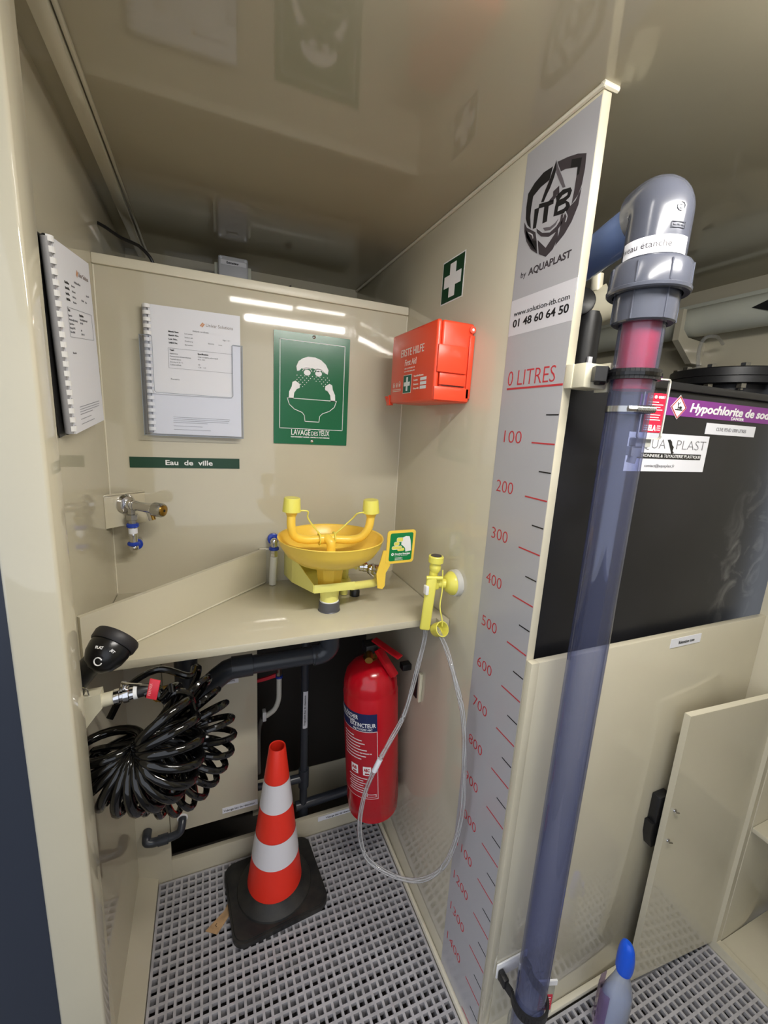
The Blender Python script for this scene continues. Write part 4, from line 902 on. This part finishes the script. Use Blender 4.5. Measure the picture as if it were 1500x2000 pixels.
pts = [V((TX,TY,1.702)), V((TX,TY,1.752))]
Cb = V((TX,TY,1.752))
for k in range(1, 9):
    t_ = math.pi/2*k/8; pts.append(Cb+hd*(.018*(1-math.cos(t_)))+Z*(.018*math.sin(t_)))
pts += [pts[-1]+hd*.006]
MB().tube(pts, .0415, 40).build('elbow_body', PVC, ut)
MB().lathe((TX,TY,1.685), Z, [(0,.0413),(.035,.0413),(.0355,.0385)], 40).build('elbow_collar', PVC, ut)
e1 = pts[-1]
MB().lathe(e1-hd*.004, hd, [(0,.0415),(.014,.0418),(.015,.034),(.006,.034)], 40, cap1=False).build('elbow_socket', PVC, ut)
lbm = MB(); r = .0420; n_ = 16
ring = [(lbm.b.verts.new(V((TX+r*math.cos(a_), TY+r*math.sin(a_), 1.693))), lbm.b.verts.new(V((TX+r*math.cos(a_), TY+r*math.sin(a_), 1.7155)))) for a_ in [math.radians(150+132*k/n_) for k in range(n_+1)]]
for p, q_ in zip(ring, ring[1:]): lbm.b.faces.new((p[0], q_[0], q_[1], p[1]))
lbm.build('name_label', PAPER, ut)
cu = bpy.data.curves.new('lettering','FONT'); cu.body = 'Niveau étanche'; cu.size = .0085/.7; cu.resolution_u = 2
t = bpy.data.objects.new('lettering', cu); COL.objects.link(t); bpy.context.view_layer.update()
me = bpy.data.meshes.new_from_object(t.evaluated_get(bpy.context.evaluated_depsgraph_get())); bpy.data.objects.remove(t)
w = max(q.co.x for q in me.vertices)
for q in me.vertices:
    a_ = math.radians(140+106*q.co.x/w); q.co = V((TX+.0424*math.cos(a_), TY+.0424*math.sin(a_), 1.7005+q.co.y))
me.materials.clear(); me.materials.append(DGREYP)
o = bpy.data.objects.new('lettering', me); COL.objects.link(o); o.parent = ut; o.matrix_parent_inverse = ut.matrix_world.inverted()
# embossed marks on the elbow
em = V((TX,TY,1.746))+V((-.30,-.954,0)).normalized()*.0412
eu = V((.954,-.30,0))
strips('embossed_ring', outline(circ(0,.004,.0055,16),.0010)+[rect(-.002,.0010,.002,.0022), rect(-.002,.0055,.002,.0067)], em, eu, Z, PVC, ut, lift=.0004, t=.0006)
strips('embossed_plate', outline(rrect(-.010,-.022,.010,-.015,.0015),.0009)+[rect(-.007,-.0195,-.003,-.0175), rect(-.001,-.0195,.003,-.0175), rect(.005,-.0195,.008,-.0175)], em, eu, Z, PVC, ut, lift=.0004, t=.0006)
st = e1+hd*.004
MB().lathe(st, hd, [(0,.0315),(.62,.0315)], 40, cap0=False, cap1=False).build('clear_pipe', PIPEB, ut, label='blue clear pipe running back behind the partition')
# clamps
uc = thing('upper_clamp', 'black pipe clamp on a beige block at the top of the level tube', 'clamp', (.02,-.68,1.53))
MB().box((.0005,-.688,1.514),(.050,-.6635,1.552),.002).build('mounting_block', CREAM, uc)
MB().box((-.001,-.6632,1.514),(.050,-.6475,1.552),.001).build('block_foot', CREAM, uc)
MB().box((.050,-.690,1.510),(.0535,-.664,1.556),.001).build('base_plate', CREAM, uc)
mb = MB(); mb.box((.020,-.700,1.519),(.034,-.6885,1.543),.002); mb.build('clamp_foot', BLACKM, uc)
P = [(TX+math.cos(t_)*.0350, TY+math.sin(t_)*.0350) for t_ in [math.radians(x) for x in range(-250, 70, 10)]]
cl = MB()
for a_, b_ in zip(P, P[1:]):
    cl.prism(line(a_, b_, .0040), (0,0,0), X, Y, 1.526, 1.541)
cl.build('clamp_ring', BLACKM, uc)
cl2 = MB()
for a_, b_ in zip(P, P[1:]): cl2.prism(line((TX+(a_[0]-TX)*1.08, TY+(a_[1]-TY)*1.08), (TX+(b_[0]-TX)*1.08, TY+(b_[1]-TY)*1.08), .0015), (0,0,0), X, Y, 1.531, 1.536)
cl2.build('clamp_rib', BLACK, uc)
MB().prism([(.002,-.706),(.012,-.690),(.040,-.690),(.040,-.699),(.030,-.706),(.018,-.714)], (0,0,0), X, Y, 1.523, 1.545).build('clamp_arm', BLACKM, uc)
lc = thing('lower_clamp', 'black pipe clamp on a white plate near the foot of the level tube', 'clamp', (.06,-.67,.25))
MB().box((.018,-.6665,.222),(.104,-.6622,.262),.002).build('base_plate', WPLASTIC, lc)
P = [(TX+math.cos(t_)*.0365, TY+math.sin(t_)*.0365) for t_ in [math.radians(x) for x in range(-215, 40, 10)]]
P = [(.024,-.668)]+P+[(.098,-.668)]
cl = MB()
for a_, b_ in zip(P, P[1:]): cl.prism(line(a_, b_, .0055), (0,0,0), X, Y, .224, .246)
cl.build('clamp_ring', BLACKM, lc)
MB().box((.020,-.690,.226),(.034,-.6668,.250),.003).build('clamp_foot', BLACKM, lc)
MB().box((.088,-.690,.226),(.100,-.6668,.250),.003).build('clamp_foot', BLACKM, lc)
# hose clip (worm drive)
wc = thing('hose_clip', 'stainless worm drive clip around the clear level tube', 'clip', (TX,TY,1.482))
MB().lathe((TX,TY,1.4775), Z, [(0,RO+.0002),(0,RO+.0012),(.009,RO+.0012),(.009,RO+.0002)], 40, cap0=False, cap1=False).build('steel_band', STEEL, wc)
wdir = V((-.46,-.86,0)).normalized(); wp = V((TX,TY,1.482))+wdir*(RO+.005); wt = V((wdir.y,-wdir.x,0))*-1
MB().cyl(wp-wt*.004, wp+wt*.022, .0052, n=14).build('worm_housing', STEEL, wc)
for k in range(9): MB().cyl(wp+wt*(-.002+k*.0026), wp+wt*(-.001+k*.0026), .0058, n=14).build('thread_slot', CHROME, wc)
MB().cyl(wp-wt*.016, wp-wt*.004, .0045, n=6).build('screw_head', CHROME, wc)
# clear level switch box with red label
ls = thing('level_switch', 'clear sensor case with a red label right of the level tube', 'switch', (.118,-.705,1.42))
so = V((.103,-.722,1.462)); su = V((.93,-.30,.0)).normalized(); sn = su.cross(Z)
def sbx(a0,b0,a1,b1,d0,d1,r=.004): return MB().prism(rrect(a0,b0,a1,b1,r), so, su, Z, d0, d1)
sbx(-.004,-.022,.036,.072,-.026,.0).build('clear_case', ACR, ls)
strips('case_rim', outline(rrect(-.004,-.022,.036,.072,.004),.0022), so, su, Z, mat('case_edge',(206,204,192),.2), ls, lift=-.003, t=.004)
sbx(.001,-.012,.033,.050,.0005,.0011,.001).build('red_label', mat('red_label',(214,34,62),.35), ls)
text(ls, 'CE Ⓔ 0081', so+su*.0035+Z*.042, su, Z, .0040, WHITE, width=.027, bold=.0002, lift=.0016)
for k, w_ in enumerate((.018,.026,.022,.026,.0,.024,.022,.025)):
    if w_: strips('small_print_line', [line((.0035,.036-k*.0040),(.0035+w_,.036-k*.0040),.0013)], so, su, Z, WHITE, ls, lift=.0014)
text(ls, 'ELA', so+su*.0110+Z*(-.009), su, Z, .0085, WHITE, width=.013, bold=.0006, lift=.0016)
for k in range(3):
    strips('label_bar', [rect(.003,-.0085+k*.0032,.009,-.007+k*.0032), rect(.0255,-.0085+k*.0032,.0315,-.007+k*.0032)], so, su, Z, WHITE, ls, lift=.0014)
sbx(-.002,-.036,.024,-.022,-.022,-.004,.002).build('cable_gland', mat('clear_grey',(176,176,168),.15), ls)
sbx(-.006,-.052,.012,-.036,-.020,-.006,.002).build('gland_nut', MATS['clear_grey'], ls)
MB().cyl(so+su*.002-sn*.012+Z*-.052, so+su*.000-sn*.012+Z*-.064, .007, n=14).build('cable_stub', MATS['clear_grey'], ls)
MB().cyl(so+su*.004-sn*.010+Z*.058, so+su*.004-sn*.001+Z*.058, .004, n=10).build('inner_float', BLACKM, ls)
l2 = thing('level_switch', 'clear sensor case with a red label at the foot of the tube', 'switch', (.11,-.70,.15))
so = V((.100,-.715,.160))
sbx(-.002,-.015,.036,.070,-.026,.0).build('clear_case', ACR, l2)
sbx(.002,.000,.033,.046,.0005,.0011,.001).build('red_label', MATS['red_label'], l2)
for k in range(5): strips('small_print_line', [line((.005,.038-k*.007),(.029,.038-k*.007),.0016)], so, su, Z, WHITE, l2, lift=.0014)
MB().prism(rect(-.006,0,.040,.004), so+Z*.072, su, -sn, -.001, .012).build('top_cap', WPLASTIC, l2)
# ================================================================ CABINET DOOR, SHELF, BLACK BOX
sh = thing('cabinet', 'beige cabinet with a shelf and an open door at the right edge', 'cabinet', (.95,-1.0,.0))
x0, x1 = .784, 1.05
MB().box((x0,-1.25,.412),(x1,-.737,.426),.001).build('shelf', PP, sh)
MB().box((x0,-1.25,.012),(x1,-.737,.027),.001).build('bottom_board', PP, sh)
MB().box((x1,-1.25,.0),(x1+.012,-.737,.83),.001).build('back_board', PP, sh)
MB().box((x0,-.7365,.0),(x1+.012,-.7255,.83),.001).build('side_board', PP, sh)
MB().box((x0,-1.262,.0),(x1+.012,-1.2505,.83),.001).build('side_board', PP, sh)
MB().box((x0,-1.25,.815),(x1,-.737,.83),.001).build('top_board', PP, sh)
A = V((.455,-.690,0)); B = V((.790,-.712,0)); d = (B-A).normalized()
cdr = MB().prism(rect(0,.020,(B-A).length,.822), A, d, Z, 0, .015).build('door', PP, sh)
n = d.cross(Z)
MB().prism(rect(.0005,.8221,(B-A).length-.0005,.8225), A, d, Z, .0005, .0145).build('top_edge', PPE, cdr)
for z_ in (.560,.472):
    p = A+d*.018+n*.0155+Z*z_
    MB().lathe(p, n, [(0,.0052),(.002,.0048)], 16).build('latch_washer', CHROME, cdr)
    MB().cyl(p-V((.004,0,0))+n*.004, p+V((.008,0,-.004))+n*.006, .0021, n=8).build('latch_pin', CHROME, cdr)
for z_ in (.115,.098):
    MB().lathe(A+d*.315+n*.0155+Z*z_, n, [(0,.003),(.0015,.002)], 10).build('hinge_screw', CHROME, cdr)
kb = thing('black_keeper', 'black moulded keeper on the retention wall behind the cabinet door', 'latch', (.46,-.67,.5))
MB().box((.448,-.684,.505),(.490,-.6622,.580),.003).build('upper_block', BLACKM, kb)
MB().prism([(.440,.505),(.490,.505),(.490,.430),(.455,.430),(.443,.465)], (0,-.6622,0), X, Z, .0, .020).build('lower_hook', BLACKM, kb)
# ================================================================ SPRAY BOTTLE
sbt = thing('spray_bottle', 'translucent trigger bottle with blue head and blue liquid on the grating', 'bottle', (.325,-.745,0))
bc = V((.326,-.748,0)); u1 = V((.8,-.6,0)).normalized()
def oval(mb, prof, sx=1., sy=1., n=32, cap0=True, cap1=True):
    rings = []
    for z_, a_, b_, ox in prof:
        rings.append([mb.b.verts.new(bc+V((a_*math.cos(2*math.pi*k/n)+ox, b_*math.sin(2*math.pi*k/n), z_))) for k in range(n)])
    for A_, B_ in zip(rings, rings[1:]):
        for k in range(n): mb.b.faces.new((A_[k], A_[(k+1)%n], B_[(k+1)%n], B_[k]))
    if cap0: mb.b.faces.new(rings[0][::-1])
    if cap1: mb.b.faces.new(rings[-1])
    return mb
prof = [(.001,.036,.027,0),(.006,.040,.030,0),(.10,.040,.030,0),(.130,.038,.028,0),(.150,.032,.023,.001),(.168,.024,.018,.003),(.184,.017,.015,.004),(.200,.0145,.014,.005)]
oval(MB(), prof).build('bottle_shell', BOT, sbt)
oval(MB(), [(.003,.034,.025,0),(.008,.0385,.0285,0),(.118,.0372,.0272,0)]).build('blue_liquid', LIQ, sbt)
sl = MB(); prev = None
for k in range(15):
    a_ = math.radians(92+7.5*k); rr_ = 1.06+.16*math.sin(math.pi*k/14)+.03*math.sin(k*2.3)
    cur = [sl.b.verts.new(bc+V((.040*rr_*math.cos(a_), .030*rr_*math.sin(a_), z_))) for z_ in (.03,.07,.11,.150)]
    if prev:
        for i in range(3): sl.b.faces.new((prev[i], cur[i], cur[i+1], prev[i+1]))
    prev = cur
sl.build('peeling_film_label', FILM, sbt)
oval(MB(), [(.195,.0165,.0165,.005),(.213,.0165,.0165,.005),(.220,.0150,.0150,.005)]).build('collar', CAPB, sbt)
hd_ = V((-.30,-.95,0)).normalized()
hp = MB(); prof2 = []
oval(hp, [(.204,.0180,.0185,.004),(.222,.0182,.0195,.004),(.238,.0172,.0195,.003),(.254,.0150,.0185,.002),(.268,.0125,.0165,.001),(.279,.0095,.0130,.0),(.284,.0050,.0080,.0)])
hp.build('trigger_head', CAPB, sbt)
nd = V((.62,.78,0)).normalized()
MB().prism([(.006,.250),(.024,.246),(.024,.234),(.006,.232)], bc+V((.006,0,0)), nd, Z, -.008, .008).build('nozzle', CAPB, sbt)
MB().tube([bc+V((.006,0,0))+nd*.018+Z*.246, bc+V((.006,0,0))+nd*.028+Z*.225, bc+V((.006,0,0))+nd*.026+Z*.205], .0055, 10).build('trigger', CAPB, sbt)
